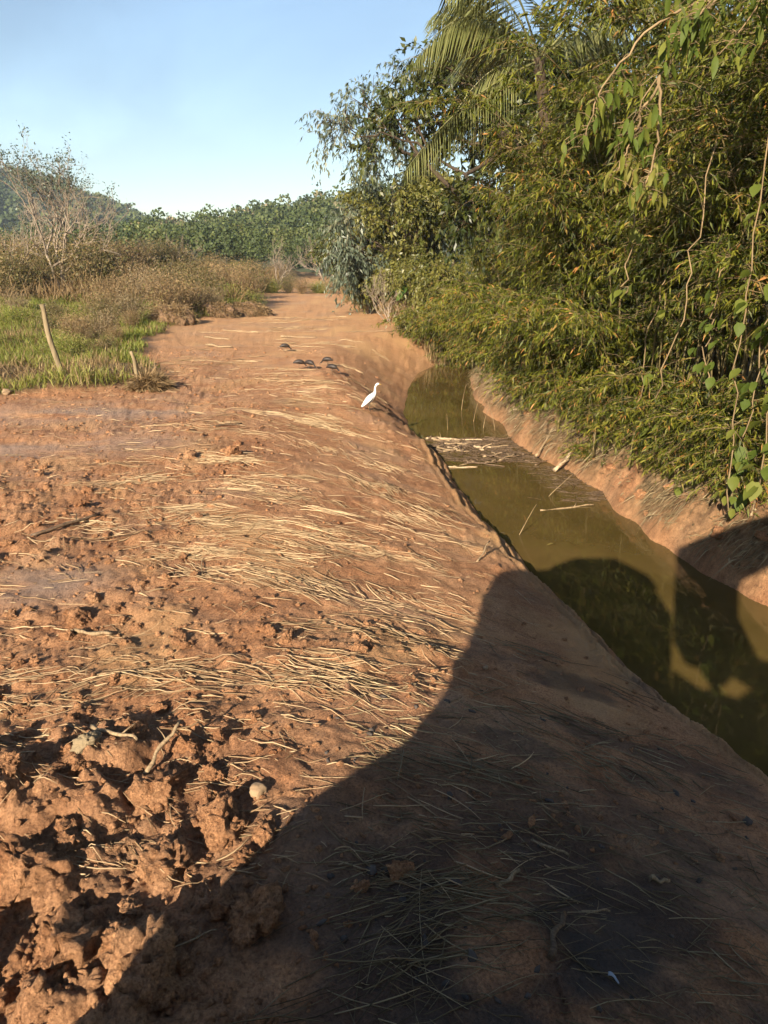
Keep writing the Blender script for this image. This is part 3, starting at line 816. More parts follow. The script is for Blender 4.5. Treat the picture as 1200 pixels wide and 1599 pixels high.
def palm(x, y):
    rng = np.random.default_rng(41)
    z = gz(x, y); Hh = 6.8
    root = empty('palm_tree', (x, y, z), 0, 'feather palm with long arching fronds rising out of the bamboo', 'palm')
    T = Tubes(10)
    t = np.linspace(0, 1, 40)
    T.add(np.stack([-.95 * t ** 1.4, 0 * t, t * Hh - .2], -1), .13 * (1.2 - .35 * t) * (1 + .06 * np.sin(t * 150)), .5)
    obj('trunk', T.mesh('trunk', M['trunk']), root)
    top = np.array([-.93, 0, Hh - .25])
    # (azimuth, climb, length, sag, droop of leaflets, split leaflets into own pieces)
    fr = [(190, .95, 2.9, 2.5, True), (205, -.38, 3.4, .75, True), (150, 1.2, 2.8, 2.0, False), (228, 1.3, 2.6, 2.2, False),
          (120, .8, 3.2, 2.0, False), (60, .9, 3.2, 2.0, False), (20, 1.1, 3.2, 2.0, False), (330, .7, 3.2, 2.1, False), (290, 1.0, 3.2, 1.9, False), (200, 1.5, 2.4, 2.3, False), (178, .2, 2.4, 2.0, False)]
    for az, climb, Ln, sag, own in fr:
        a = radians(az); out = np.array([cos(a), sin(a), 0]); t = np.linspace(0, 1, 22)
        pts = top + out * (Ln * t * (1 - .12 * t))[:, None] + UP * (Ln * climb * t - sag * t ** 2.1 * 1.15)[:, None]
        Tr = Tubes(5); Tr.add(pts, .024 * (1.1 - .95 * t), .8)
        f = obj('frond', Tr.mesh('frond', M['palm_leaf']), root)
        tan = unit(np.gradient(pts, axis=0)); Lj = Leaves()
        for sgn in (-1, 1):
            for k in range(46):
                u = .14 + .86 * (k + rng.random() * .5) / 46; i = u * 21; j = min(int(i), 20)
                p = pts[j] * (1 - (i - j)) + pts[j + 1] * (i - j); tg = tan[j]
                sd = unit(cross(tg, UP)) * sgn
                d = unit(tg * .45 + sd * .75 - UP * rng.uniform(.45, .8))
                ll = 1.2 * (math.sin(pi * min(1, .18 + .80 * u)) ** .6) * rng.uniform(.85, 1.1)
                nrm = unit(cross(d, tg)); w = .042
                mids = p + d * ll * .4; tip = p + d * ll - UP * ll * .22
                tint = float(np.clip(.55 + rng.normal() * .15, 0, 1))
                if own:
                    V = np.array([p, mids + tg * w / 2 + nrm * .004, tip, mids - tg * w / 2])
                    lf = obj('leaflet', mesh_np('leaflet', V, np.array([[0, 1, 2], [0, 2, 3]]), M['palm_leaf'], False, {'tint': np.full(4, tint)}), f)
                else:
                    Lj.add(p[None], d[None], tg[None], [ll], [w], [tint], .22)
        if not own:
            o = obj('leaflets', Lj.mesh('leaflets', M['palm_leaf']), f); o['kind'] = 'stuff'
palm(4.05, 17.0)

def big_leaf_mesh(kind, rng_seed):
    """a large single leaf hanging from its stalk: 'lance' or 'heart' outline, folded along the midrib"""
    rng = np.random.default_rng(rng_seed)
    n = 7; t = np.linspace(0, 1, n)
    if kind == 'lance': w = .17 * np.sin(pi * np.clip(t * .93 + .05, 0, 1)) ** .8 * (1.1 - .35 * t)
    else: w = np.interp(t, [0, .08, .25, .45, .7, .9, 1], [.16, .36, .43, .38, .25, .09, .0])
    curl = rng.uniform(-.10, .12); mid = np.stack([0 * t, t, -.10 * t ** 2 + curl * np.sin(t * 5) * .3], -1)
    mid[:, 1] -= (.10 * (t < .01) if kind == 'heart' else 0)
    lf = mid + np.stack([-w, 0 * t - (.06 if kind == 'heart' else 0) * (t < .1), w * .25 + .02 * np.sin(t * 9)], -1)
    rt = mid + np.stack([w, 0 * t - (.06 if kind == 'heart' else 0) * (t < .1), w * .25 - .02 * np.sin(t * 8)], -1)
    V = np.concatenate([lf, mid, rt, np.array([[-.008, -.14, .02], [.008, -.14, .02]])])
    i = np.arange(n - 1)
    F = np.concatenate([np.stack([i, i + n, i + n + 1, i + 1], -1), np.stack([i + n, i + 2 * n, i + 2 * n + 1, i + n + 1], -1)])
    return mesh_np('leaf', V, [F, np.array([[3 * n, 3 * n + 1, n]])], None, True, {'tint': np.full(len(V), .5)})

def leaf_set(kind, tints, mat):
    out = []
    for k, t in enumerate(tints):
        me = big_leaf_mesh(kind, k + 3)
        me.attributes['tint'].data.foreach_set('value', np.full(len(me.vertices), t, np.float32)); me.materials.append(mat)
        out.append(me)
    return out
LANCE = leaf_set('lance', [.3, .45, .5, .6, .7, .8, .88, .97], M['vine_leaf'])
HEART = leaf_set('heart', [.3, .4, .5, .6, .7, .82], M['vine_leaf'])
from mathutils import Euler, Matrix

def hang_leaf(parent, me, p, az, pitch, roll, size):
    o = obj('leaf', me, parent, tuple(p))
    # local +Y is the leaf axis; pitch swings it downwards
    m = Matrix.Rotation(az, 4, 'Z') @ Matrix.Rotation(-pitch, 4, 'X') @ Matrix.Rotation(roll, 4, 'Y')
    o.rotation_euler = m.to_euler(); o.scale = (size,) * 3
    return o

def overhanging_tree():
    rng = random.Random(51); nr = np.random.default_rng(51)
    bx, by = 6.9, 8.6
    root = empty('overhanging_tree', (bx, by, gz(bx, by)), 0, 'tree at the right edge reaching long leafy twigs over the water', 'tree')
    zb = root.location.z
    def loc(p): return np.array([p[0] - bx, p[1] - by, p[2] - zb])
    T = Tubes(8)
    T.add([loc(q) for q in [(6.9, 8.6, zb - .3), (6.95, 8.6, 1.5), (6.8, 8.7, 3.5), (6.6, 8.8, 5.2), (6.3, 8.9, 7.5)]], [.17, .15, .13, .10, .05], .5)
    obj('trunk', T.mesh('trunk', M['trunk']), root)
    limbs = [
        ([(6.7, 8.75, 4.3), (5.4, 8.4, 5.35), (4.0, 8.1, 5.5), (3.1, 8.0, 5.0), (2.62, 8.0, 4.35), (2.35, 8.0, 3.85)], 1),
        ([(5.4, 8.4, 5.35), (4.4, 8.0, 5.5), (3.6, 7.9, 5.1), (3.12, 7.9, 4.5)], 1),
        ([(3.6, 7.9, 5.1), (3.0, 7.9, 4.95), (2.75, 7.85, 4.6)], 1),
        ([(6.6, 8.8, 5.2), (5.2, 7.8, 5.9), (4.1, 7.4, 5.6), (3.7, 7.3, 5.1)], 1),
        ([(2.62, 8.0, 4.35), (2.45, 8.0, 3.9), (2.25, 7.95, 3.45)], 1),
        ([(2.62, 8.0, 4.35), (2.65, 7.95, 3.9), (2.6, 7.9, 3.5), (2.52, 7.9, 3.3)], 1),
        ([(5.2, 7.8, 5.9), (4.6, 7.6, 5.7), (4.3, 7.5, 5.2)], 1),
        ([(3.1, 8.0, 5.0), (2.5, 8.05, 4.75), (2.1, 8.1, 4.25), (1.95, 8.1, 3.75)], 1),
        ([(4.0, 8.1, 5.5), (3.3, 8.2, 5.45), (2.75, 8.2, 5.05)], 1),
        ([(4.4, 8.0, 5.5), (3.7, 7.6, 5.7), (3.2, 7.5, 5.3)], 1),
    ]
    for pts, _ in limbs:
        P = np.array([loc(p) for p in pts]); n = 18
        u = np.linspace(0, len(P) - 1, n); Q = np.stack([np.interp(u, np.arange(len(P)), P[:, k]) for k in range(3)], -1)
        Q[1:-1] += nr.normal(size=(n - 2, 3)) * .015
        Tb = Tubes(5); Tb.add(Q, np.linspace(.016, .005, n), .5)
        br = obj('branch', Tb.mesh('branch', M['twig']), root)
        for k in range(42):
            i = rng.uniform(n * .42, n - 1.01); j = int(i); p = Q[j] + (Q[j + 1] - Q[j]) * (i - j)
            a = rng.uniform(0, 2 * pi); ln = rng.uniform(.03, .22)
            tipp = p + np.array([cos(a), sin(a), rng.uniform(-.6, .3)]) * ln
            Tt = Tubes(3); Tt.add([p, (p + tipp) / 2 + np.array([0, 0, .02]), tipp], [.005, .004, .003], .5, False)
            tw = obj('stalk', Tt.mesh('stalk', M['twig'], False), br)
            low = tipp[2] + zb < 3.75 and rng.random() < .8
            me = LANCE[rng.choice([5, 6, 6, 7]) if low else rng.choice([0, 1, 2, 3, 4, 1, 2, 5])]
            hang_leaf(br, me, tipp, rng.uniform(0, 2 * pi), rng.uniform(.75, 1.45), rng.uniform(-.6, .6), rng.uniform(.13, .21))
overhanging_tree()

def vine(label, pts, nleaf, seed, sizes=(.10, .17), kinds=(2, 3, 4, 5)):
    rng = random.Random(seed); nr = np.random.default_rng(seed)
    P = np.array(pts, float); n = 16
    u = np.linspace(0, len(P) - 1, n); Q = np.stack([np.interp(u, np.arange(len(P)), P[:, k]) for k in range(3)], -1)
    Q[1:-1] += nr.normal(size=(n - 2, 3)) * .035
    base = Q[0].copy()
    root = empty('vine', tuple(base), 0, label, 'vine', 'vines hanging in the thicket')
    T = Tubes(4); T.add(Q - base, .009, .5); obj('stem', T.mesh('stem', M['twig']), root)
    for k in range(nleaf):
        i = rng.uniform(.5, n - 1.01); j = int(i); p = Q[j] + (Q[j + 1] - Q[j]) * (i - j) - base
        p = p + np.array([rng.uniform(-.12, .12), rng.uniform(-.14, .05), rng.uniform(-.08, .05)])
        hang_leaf(root, HEART[rng.choice(kinds)], p, pi / 2 + rng.uniform(-1.2, 1.2), rng.uniform(.5, 1.35), rng.uniform(-.5, .5), rng.uniform(*sizes))
vine('vine with bright heart leaves down the right picture edge', [(4.3, 8.1, 4.6), (4.2, 8.1, 3.0), (4.25, 8.1, 1.6), (4.3, 8.1, .2)], 40, 61, (.14, .22))
vine('leafy vine hanging just left of the edge vine', [(4.05, 8.6, 4.4), (4.0, 8.6, 2.6), (4.1, 8.6, 1.2), (4.25, 8.6, -.3)], 30, 62)
vine('long bare vine with few yellow leaves before the dark hollow', [(4.4, 12.0, 2.6), (4.1, 11.8, 1.7), (4.05, 11.7, .8), (4.0, 11.6, .1)], 11, 63, (.13, .2), (3, 4, 5))
vine('vine with pale round leaves low on the crumbling bank', [(3.9, 10.8, .5), (4.1, 10.5, .0), (4.35, 10.2, -.35), (4.5, 9.9, -.3)], 10, 64, (.14, .22), (4, 5))
vine('bright green vine in the middle of the dark bamboo', [(4.2, 9.6, 2.6), (4.1, 9.5, 1.9), (4.05, 9.4, 1.2)], 22, 65, (.10, .16), (1, 2))
vine('yellowish vine under the hanging lance leaves', [(2.95, 9.4, 3.2), (2.9, 9.3, 2.6), (2.85, 9.3, 2.15)], 14, 66, (.10, .15), (4, 5))
vine('thin leafless brown vine crossing the bamboo', [(3.9, 9.6, 4.0), (3.75, 9.5, 3.0), (3.7, 9.5, 2.0), (3.5, 9.5, 1.0)], 2, 67)
vine('green leafed vine at the edge above the shadow', [(4.45, 8.9, 2.2), (4.4, 8.8, 1.0), (4.5, 8.8, -.1)], 26, 68, (.13, .2), (0, 1, 2))

def banana(x, y, seed, label, sc=1.0):
    rng = np.random.default_rng(seed)
    root = empty('banana_plant', (x, y, gz(x, y)), rng.uniform(0, 6), label, 'banana plant', None, sc)
    T = Tubes(9); t = np.linspace(0, 1, 9)
    T.add(np.stack([.1 * t ** 2, 0 * t, 1.7 * t - .1], -1), .11 * (1.1 - .5 * t), .5); obj('stem', T.mesh('stem', M['bamboo_culm']), root)
    for k in range(9):
        a = k * 2.4 + rng.random() * .5; out = np.array([cos(a), sin(a), 0]); L = rng.uniform(1.2, 1.8); n = 12; t = np.linspace(0, 1, n)
        cl = rng.uniform(.5, 1.3)
        mid = np.array([.1, 0, 1.55]) + out * (L * .75 * t)[:, None] + UP * (L * cl * t - L * 1.0 * t ** 2)[:, None]
        w = .24 * np.sin(pi * np.clip(t * .9 + .06, 0, 1)) ** .6; sd = np.array([-out[1], out[0], 0])
        V = np.concatenate([mid - sd * w[:, None] - UP * (w * .35 + .03 * np.sin(t * 40))[:, None], mid, mid + sd * w[:, None] - UP * (w * .35 + .03 * np.sin(t * 37))[:, None]])
        i = np.arange(n - 1)
        F = np.concatenate([np.stack([i, i + n, i + n + 1, i + 1], -1), np.stack([i + n, i + 2 * n, i + 2 * n + 1, i + n + 1], -1)])
        obj('leaf', mesh_np('leaf', V, F, M['banana_leaf'], True, {'tint': np.full(len(V), rng.uniform(.2, 1))}), root)
banana(1.35, 33.5, 71, 'banana plant with broad leaves beside the dry grey shrub')
banana(2.3, 32.2, 72, 'smaller banana plant with a yellowed leaf near the steep bank', .8)

# ------------------------------------------------------------------ bare trees, scrub and grass on the left
def bare_tree(x, y, H, seed, label, lean=(0, 0), nst=3, spread=.5, leaves=True, maxd=5, name='bare_tree', group='bare trees in the scrub', z0=None, r=.012):
    rng = np.random.default_rng(seed)
    root = empty(name, (x, y, gz(x, y) if z0 is None else z0), 0, label, 'tree' if name == 'bare_tree' else 'shrub', group)
    T = Tubes(4); tips = []
    for k in range(nst):
        a = rng.uniform(0, 2 * pi)
        d = unit(np.array([lean[0] + .45 * cos(a), lean[1] + .3 * sin(a), 1.0]))
        grow(T, tips, rng, np.array([.05 * cos(a), .05 * sin(a), -.2]), d, H * .30, H * r, 0, maxd, spread, .16, 4, .76, (2, 3), .16)
    obj('trunk', T.mesh('trunk', M['bare_bark']), root)
    if leaves:
        L = Leaves()
        zs = np.array([p[2] for p, d, q in tips]); zc = np.quantile(zs, .45)
        for p, d, q in tips:
            if p[2] < zc or rng.random() < .35: continue
            n = 7
            dl = unit(d * .5 + rng.normal(size=(n, 3))); sd = unit(cross(dl, rng.normal(size=(n, 3))))
            L.add(p + rng.normal(size=(n, 3)) * .14, dl, sd, .17 * rng.uniform(.6, 1.2, n), .07, rng.uniform(.1, .7, n), .1)
        cr = obj('crown', L.mesh('crown', M['blue_leaf']), root); cr['kind'] = 'stuff'
    return root
bare_tree(-18.6, 45, 8.8, 81, 'large bare tree with pale forked trunk and sparse tufts at the tips', (.12, 0), 4, .42, True, 6)
bare_tree(-23.0, 46, 7.6, 82, 'slender bare tree at the left picture edge', (.1, 0), 1, .5)
bare_tree(-21.6, 50, 7.4, 83, 'small bare tree between the two larger bare trees', (0, 0), 3, .5, False)
bare_tree(-15.0, 55, 5.0, 84, 'bare bushy tree right of the large bare tree', (.2, 0), 3, .55, False)
bare_tree(-9.5, 70, 5.2, 85, 'grey bare tree in the middle of the scrub', (0, 0), 3, .6, False)
bare_tree(-5.4, 74, 6.0, 86, 'reddish bare tree standing before the wooded hill', (0, 0), 4, .35, False)
bare_tree(.35, 34.6, 3.0, 87, 'dry grey shrub with bare pale branches at the field corner', (-.2, 0), 6, .5, False, 4, 'dry_shrub', None, None, .010)
bare_tree(-.9, 39.5, 2.4, 88, 'second dry grey shrub behind the field corner', (0, 0), 6, .5, False, 4, 'dry_shrub', None, None, .010)

def blades(rng, pts, hgt, wid, tint, bend=.6, spread=.35):
    L = Leaves(); n = len(pts)
    a = rng.uniform(0, 2 * pi, n); out = np.stack([np.cos(a), np.sin(a), 0 * a], -1)
    d = unit(UP + out * rng.uniform(.05, spread * 2, n)[:, None])
    sd = unit(np.stack([-np.sin(a + rng.normal(size=n) * .8), np.cos(a + rng.normal(size=n) * .8), 0 * a], -1))
    L.add(pts, d, sd, hgt, wid, tint, bend * .4)
    return L

def grass_mass(name, label, mat, rng, x, y, h0, h1, w, tintf, spread=.35):
    z = hgt(x, y)
    n = len(x)
    tuft = 1 + .55 * fbm(x * 1.3, y * 1.1, 3, 157) + .5 * np.clip(fbm(x * .5, y * .4, 2, 158), 0, 1)
    L = blades(rng, np.stack([x, y, z - .02], -1), rng.uniform(h0, h1, n) * tuft, w * (1 + y / 45), tintf, .6, spread)
    return tag(obj(name, L.mesh(name, M[mat])), label, 'grass', None, 'stuff')

rng = np.random.default_rng(91)
def scatter_verge(n, y0, y1, xmin, power=1.0, thr=.5):
    y = y0 + (y1 - y0) * rng.random(n) ** power; x = rng.uniform(-1, 0, n) * (0.62 * y + 1) + .0
    x = np.maximum(x, xmin)
    k = verge(x, y) > thr * .6 + .6 * rng.random(n) ** 1.5
    return x[k], y[k]
# lush green verge by the posts
x, y = scatter_verge(150000, 14.3, 46, -28, .85, .35)
gn = fbm(x * .45, y * .35, 3, 151); k = (gn > -.30) | (y < 16.6); k &= ~((y > 16.5) & (y < 18.3) & (gn < .35))
x, y, gn = x[k], y[k], gn[k]
grass_mass('grass', 'green grass along the field edge around the fence posts', 'grass', rng, x, y, .14, .50, .016, np.clip(.42 + .25 * fbm(x * .8, y * .8, 3, 152) + rng.normal(size=len(x)) * .16 + .25 * (y < 19) * (gn < .2), 0, 1), .5)
x, y = scatter_verge(70000, 14.6, 40, -26, .8, .5)
k = fbm(x * .45, y * .35, 3, 151) < .1; x, y = x[k], y[k]
grass_mass('dry_grass', 'dry straw-coloured grass between the green patches', 'dry_grass', rng, x, y, .12, .5, .014, np.clip(.6 + rng.normal(size=len(x)) * .2, 0, 1), .6)
x, y = scatter_verge(30000, 40, 80, -60, 1, .4)
gn = fbm(x * .12, y * .1, 3, 153)
grass_mass('tall_dry_grass', 'tall brown dry grass and weeds beyond the field', 'dry_grass', rng, x, y, .8, 2.0, .022, np.clip(.45 + .5 * gn + rng.normal(size=len(x)) * .22, 0, 1), .5)
# green patch on the spoil heap
n = 9000; x = rng.normal(size=n) * .9 - 8.2; y = rng.normal(size=n) * 1.8 + 40.0
k = verge(x, y) > .1; x, y = x[k], y[k]
grass_mass('grass', 'bright green grass patch on the spoil heaps at the field bend', 'grass', rng, x, y, .25, .7, .02, np.clip(.35 + rng.normal(size=len(x)) * .12, 0, 1))
# grass on the right bank edge
n = 20000; y = rng.uniform(7, 33, n); x = x_right(y) + .8 + rng.random(n) ** 1.3 * 3.5
grass_mass('dry_grass', 'dry leaf litter and grass under the bamboo', 'dry_grass', rng, x, y, .06, .30, .014, np.clip(.5 + rng.normal(size=n) * .25, 0, 1), .9)
# weeds along the far thicket foot
n = 16000; y = rng.uniform(28, 75, n); x = np.interp(y, [28, 31.5, 35.6, 44, 52, 75], [1.6, 1.2, .6, -1.3, -2.5, -4.6]) + rng.random(n) ** 1.4 * 3
grass_mass('tall_dry_grass', 'pale tall weeds at the foot of the far thicket', 'dry_grass', rng, x, y, .4, 1.3, .02, np.clip(.65 + rng.normal(size=n) * .2, 0, 1), .3)

def scrub_variant(seed, mat, n=2600, tall=1.0):
    r = np.random.default_rng(seed); L = Leaves(); T = Tubes(3)
    for c in range(40):
        a = r.uniform(0, 2 * pi); out = np.array([cos(a), sin(a), 0]); h = r.uniform(.6, 1.0) * tall; sp = r.uniform(.1, .75)
        t = np.linspace(0, 1, 5); pts = out * (sp * t)[:, None] + UP * (h * t - .25 * sp * t ** 2)[:, None] - UP * .1
        T.add(pts, .012 * (1.1 - .9 * t), .5, False)
        m = int(n * 2.2) // 40; u = r.uniform(.2, 1, m); i = u * 4; j = np.minimum(i.astype(int), 3)
        p = pts[j] + (pts[j + 1] - pts[j]) * (i - j)[:, None] + r.normal(size=(m, 3)) * .13
        d = unit(r.normal(size=(m, 3)) + UP * .3 + out * .3); sd = unit(cross(d, r.normal(size=(m, 3))))
        L.add(p, d, sd, r.uniform(.03, .075, m), r.uniform(.012, .028, m), np.clip(r.uniform(.2, .9) + r.normal(size=m) * .15, 0, 1), .1)
    return L.mesh('scrub_foliage', M[mat]), T.mesh('scrub_stems', M['twig'], False)
SC = [scrub_variant(1, 'scrub_leaf'), scrub_variant(2, 'scrub_leaf', 1800, 1.3), scrub_variant(3, 'dry_leaf', 1700, 1.3), scrub_variant(4, 'grass', 2600, .8), scrub_variant(5, 'dry_grass', 2000, 1.2)]

def scrub(x, y, v, sc, label, group='scrub bushes behind the field', name='scrub_bush'):
    f, t = SC[v]
    root = empty(name, (x, y, gz(x, y)), random.Random(int(x * 91 + y * 13)).uniform(0, 6), label, 'bush', group, sc)
    o = obj('foliage', f, root); o['kind'] = 'stuff'
    o = obj('stems', t, root); o['kind'] = 'stuff'
scrub(-10.6, 31.5, 2, 1.25, 'dry brown bush with hanging dead leaves at the field edge')
scrub(-11.8, 27.5, 0, .9, 'low grey-green bush behind the taller post')
scrub(-9.3, 36.3, 4, 1.5, 'tall brown bush casting a dark shadow on the field')
scrub(-8.4, 37.4, 2, 1.3, 'withered bush leaning left beside the green grass patch')
scrub(-12.6, 34, 4, 1.3, 'brown weed bush behind the hanging dead leaves')
scrub(-14.5, 30.0, 3, 1.3, 'yellow-green bush in the grassy verge')
scrub(-13.5, 38.0, 4, 1.6, 'tall rusty brown bush before the bare trees')
scrub(-7.6, 43.0, 3, 1.4, 'green bush on the far side of the green patch')
for x, y, v, sc, label in [(-9.9, 34.4, 4, 1.9, 'tall rusty bush right behind the leftmost spoil heap'), (-9.2, 38.6, 1, 1.9, 'tall olive bush behind the middle spoil heap'), (-8.6, 42.5, 3, 1.7, 'green bush right of the bright grass patch'), (-11.0, 30.2, 0, 1.3, 'olive bush at the dirt edge before the spoil heaps'),
                         (-8.9, 47.0, 4, 2.0, 'brown bush bordering the narrow end of the field'), (-9.4, 53.0, 1, 2.2, 'olive bush bordering the narrow end of the field'), (-10.4, 60.0, 0, 2.4, 'dark olive bush at the last bend of the field'), (-12.4, 41.0, 2, 2.0, 'shaggy tan bush amid the tall weeds')]:
    scrub(x, y, v, sc, label)
for k, (x, y, v, sc, what) in enumerate([(-9.0, 61.5, 3, 1.5, 'left corner'), (-7.8, 63.5, 1, 1.5, 'left half'), (-6.6, 62.5, 4, 1.3, 'middle'), (-5.3, 64.0, 3, 1.5, 'right half'), (-4.2, 62.0, 2, 1.3, 'right corner')]):
    scrub(x, y, v, sc, 'bush closing off the far end of the field, ' + what, 'bushes at the far end of the field')
LOOK = ['olive leafy bush', 'tall-stemmed olive bush', 'withered tan bush', 'fresh green bush', 'rusty brown weed bush']
def zone(x, y):
    r = x / y
    return 'at the left picture edge' if r < -.47 else 'under the large bare tree' if r < -.37 else 'right of the large bare tree' if r < -.27 else 'behind the spoil heaps' if r < -.19 else 'near the far field end'
rr = random.Random(77)
for k in range(34):
    y = rr.uniform(20, 36); x = rr.uniform(-.58, -.24) * y
    if float(verge(np.array([x]), np.array([y]))[0]) < .9: continue
    v = rr.choice([3, 3, 0, 4, 2]); scrub(x, y, v, rr.uniform(.45, 1.0), 'knee-high ' + LOOK[v] + (' in the grass close behind the posts' if y < 24 else ' half way between posts and tall scrub' if y < 30 else ' at the foot of the tall scrub') + (', far left' if x / y < -.42 else ''), 'low weeds in the verge')
rr = random.Random(7)
for k in range(140):
    y = rr.uniform(40, 88); x = rr.uniform(-.56, -.12) * y
    if float(verge(np.array([x]), np.array([y]))[0]) < .95: continue
    v = rr.choice([0, 1, 1, 2, 4, 4, 4, 3])
    scrub(x, y, v, rr.uniform(1.5, 2.9) * (1.2 if x / y < -.36 else 1.05 if x / y < -.26 else .8), LOOK[v] + (' in front of the scrub ' if y < 50 else ' amid the scrub ' if y < 68 else ' behind the scrub ') + zone(x, y), 'far scrub thicket')
for k in range(34):
    y = rr.uniform(40, 92); x = float(np.interp(y, [38, 44, 52, 75, 95], [1.0, -.6, -1.8, -3.6, -6])) + rr.uniform(0, 5)
    v = rr.choice([3, 3, 0, 1, 2]); scrub(x, y, v, rr.uniform(1.0, 1.9), LOOK[v] + ' on the far right field edge, ' + ('behind the dry grey shrubs' if y < 55 else 'half way to the wooded hill' if y < 75 else 'below the wooded hill'), 'bushes along the far right field edge')
#@@OBJECTS
# ------------------------------------------------------------------ clods, straw and sticks on the mud
def clod_mesh(seed, mat, sub=4, crag=.55):
    v, f = ico(sub)
    r = np.random.default_rng(seed)
    w = v * (1 + .55 * crag * noise3(v, 1.2, seed))[:, None]
    for k in range(13):                                  # broken faces
        nrm = unit(r.normal(size=3)); dist = r.uniform(.55, .92)
        over = np.maximum(w @ nrm - dist, 0)
        w = w - over[:, None] * nrm * .93
    w = w * np.array([1, .85, .7])
    n = unit(v)
    grain = .20 * crag * noise3(w, 5.0, seed + 7) + .26 * crag * noise3(w, 13.0, seed + 11) + .24 * crag * noise3(w, 30.0, seed + 13)
    f2, g2, i2 = worley(w[:, 0] * 8 + w[:, 2] * 5.1 + seed, w[:, 1] * 8 - w[:, 2] * 5.7, seed + 1)
    grain = grain + crag * .20 * (i2 - .5) * sstep(.6, .25, f2)
    return mesh_np('mud_clod', w + n * grain[:, None], f, mat, False)
CLODS = [clod_mesh(201 + k, M['clod']) for k in range(7)]
def clod(x, y, sc, me, label, rz, name='mud_clod', group='mud clods', sink=.5, cat='clod'):
    o = obj(name, me, None, (x, y, gz(x, y) + sc * (.62 - sink) * .6), (rz * .13, rz * .07, rz), (sc,) * 3)
    return tag(o, label, cat, group)
rr = random.Random(17)
for x, y, sc, k, label in [
    (-1.20, 3.22, .150, 0, 'largest sunlit mud clod in the churned corner'),
    (-.82, 2.98, .125, 1, 'crumbly mud clod just left of the pale stone'),
    (-1.62, 2.62, .17, 2, 'broad mud clod at the left edge of the churned corner'),
    (-1.30, 2.30, .16, 3, 'rounded mud clod near the lower left picture corner'),
    (-.95, 2.12, .19, 4, 'big smooth-faced clod half covered by the machine shadow'),
    (-1.72, 2.12, .15, 5, 'mud clod in the lower left corner of the picture'),
    (-.55, 2.42, .13, 6, 'shaded mud clod beside the straw bunch at the bottom'),
    (-1.02, 2.72, .12, 0, 'mud clod in the dark furrow of the churned corner'),
    (-1.50, 3.62, .11, 2, 'mud clod behind the grey-green clod'),
    (-2.25, 10.4, .13, 3, 'reddish square clod beside the fan of straw'),
    (-2.75, 10.15, .12, 4, 'brown clod left of the reddish square clod'),
    (-2.42, 5.30, .12, 5, 'dark topped clod behind the smooth grey track'),
]:
    clod(x, y, sc * 1.2, CLODS[k], label, rr.uniform(0, 6))
clod(-1.62, 3.42, .085, clod_mesh(231, M['grey_clod']), 'grey-green clod on top of the churned corner', 1.2)
clod(-.66, 3.20, .055, clod_mesh(232, M['stone'], 3, .35), 'pale angular stone at the tip of the machine shadow', .4, 'stone', None, .2, 'stone')
clod(-7.75, 15.2, .13, clod_mesh(233, M['stone'], 3, .35), 'pale stone in the grass at the left edge', 1.4, 'stone', None, .2, 'stone')
clod(.78, 5.0, .03, clod_mesh(234, M['stone'], 3, .35), 'small pale pebble in the machine shadow', 1.4, 'stone', None, .2, 'stone')
n = 0
while n < 150:
    y = 1.7 + 10 * rr.random() ** 1.6; x = rr.uniform(-.62 * y - .5, .2)
    if float(rough_mask(np.array([x]), np.array([y]))[0]) < .45 or (y < 3.6 and rr.random() < .6): continue
    sc = rr.uniform(.03, .075) * (1.25 if y < 3.6 and x < -.5 else 1)
    clod(x, y, sc, rr.choice(CLODS), 'small reddish brown mud clod in the churned soil', rr.uniform(0, 6)); n += 1

def crumbs(seed, n, dark, label):
    rng = np.random.default_rng(seed)
    if dark:
        y = rng.uniform(1.6, 4.4, n); x = rng.uniform(-.35, 2.3, n)
    else:
        y = 1.6 + 22 * rng.random(n) ** 1.7; x = rng.uniform(-1, .75, n) * (.60 * y + .8)
    w = rough_mask(x, y) + .22 * sstep(.05, .4, fbm(x * 2.2, y * 2.0, 3, 161)) + .07
    s = x_left(y) - x
    k = (rng.random(n) < w) & (s > .5) & (verge(x, y) < .3) & (dark | ~((x > -.1) & (y < 3.0))); x, y = x[k], y[k]; n = len(x)
    v, f = ico(1)
    f = np.array(f)
    vs = [v * (1 + .9 * noise3(v * 2.5, 1.0, 300 + j))[:, None] * np.array([1, .75, .55]) for j in range(8)]
    z = hgt(x, y)
    r = rng.uniform(.006, .022, n) * (1 + .5 * (rng.random(n) > .9)) * (1 + y / 25)
    sel = rng.integers(0, 8, n); a = rng.uniform(0, 2 * pi, n)
    base = np.stack(vs)[sel]
    ca, sa = np.cos(a)[:, None], np.sin(a)[:, None]
    X = (base[:, :, 0] * ca - base[:, :, 1] * sa) * r[:, None] + x[:, None]
    Y = (base[:, :, 0] * sa + base[:, :, 1] * ca) * r[:, None] + y[:, None]
    Z = base[:, :, 2] * r[:, None] + (z + r * .25)[:, None]
    V = np.stack([X, Y, Z], -1).reshape(-1, 3)
    F = (f[None] + (np.arange(n) * len(v))[:, None, None]).reshape(-1, 3)
    tag(obj('crumbled_mud', mesh_np('crumbled_mud', V, F, M['dark_soil' if dark else 'clod'])), label, 'mud', None, 'stuff')
crumbs(19, 12000, False, 'small crumbs of mud strewn over the field')
crumbs(20, 400, True, 'crumbs of black soil in the machine shadow')

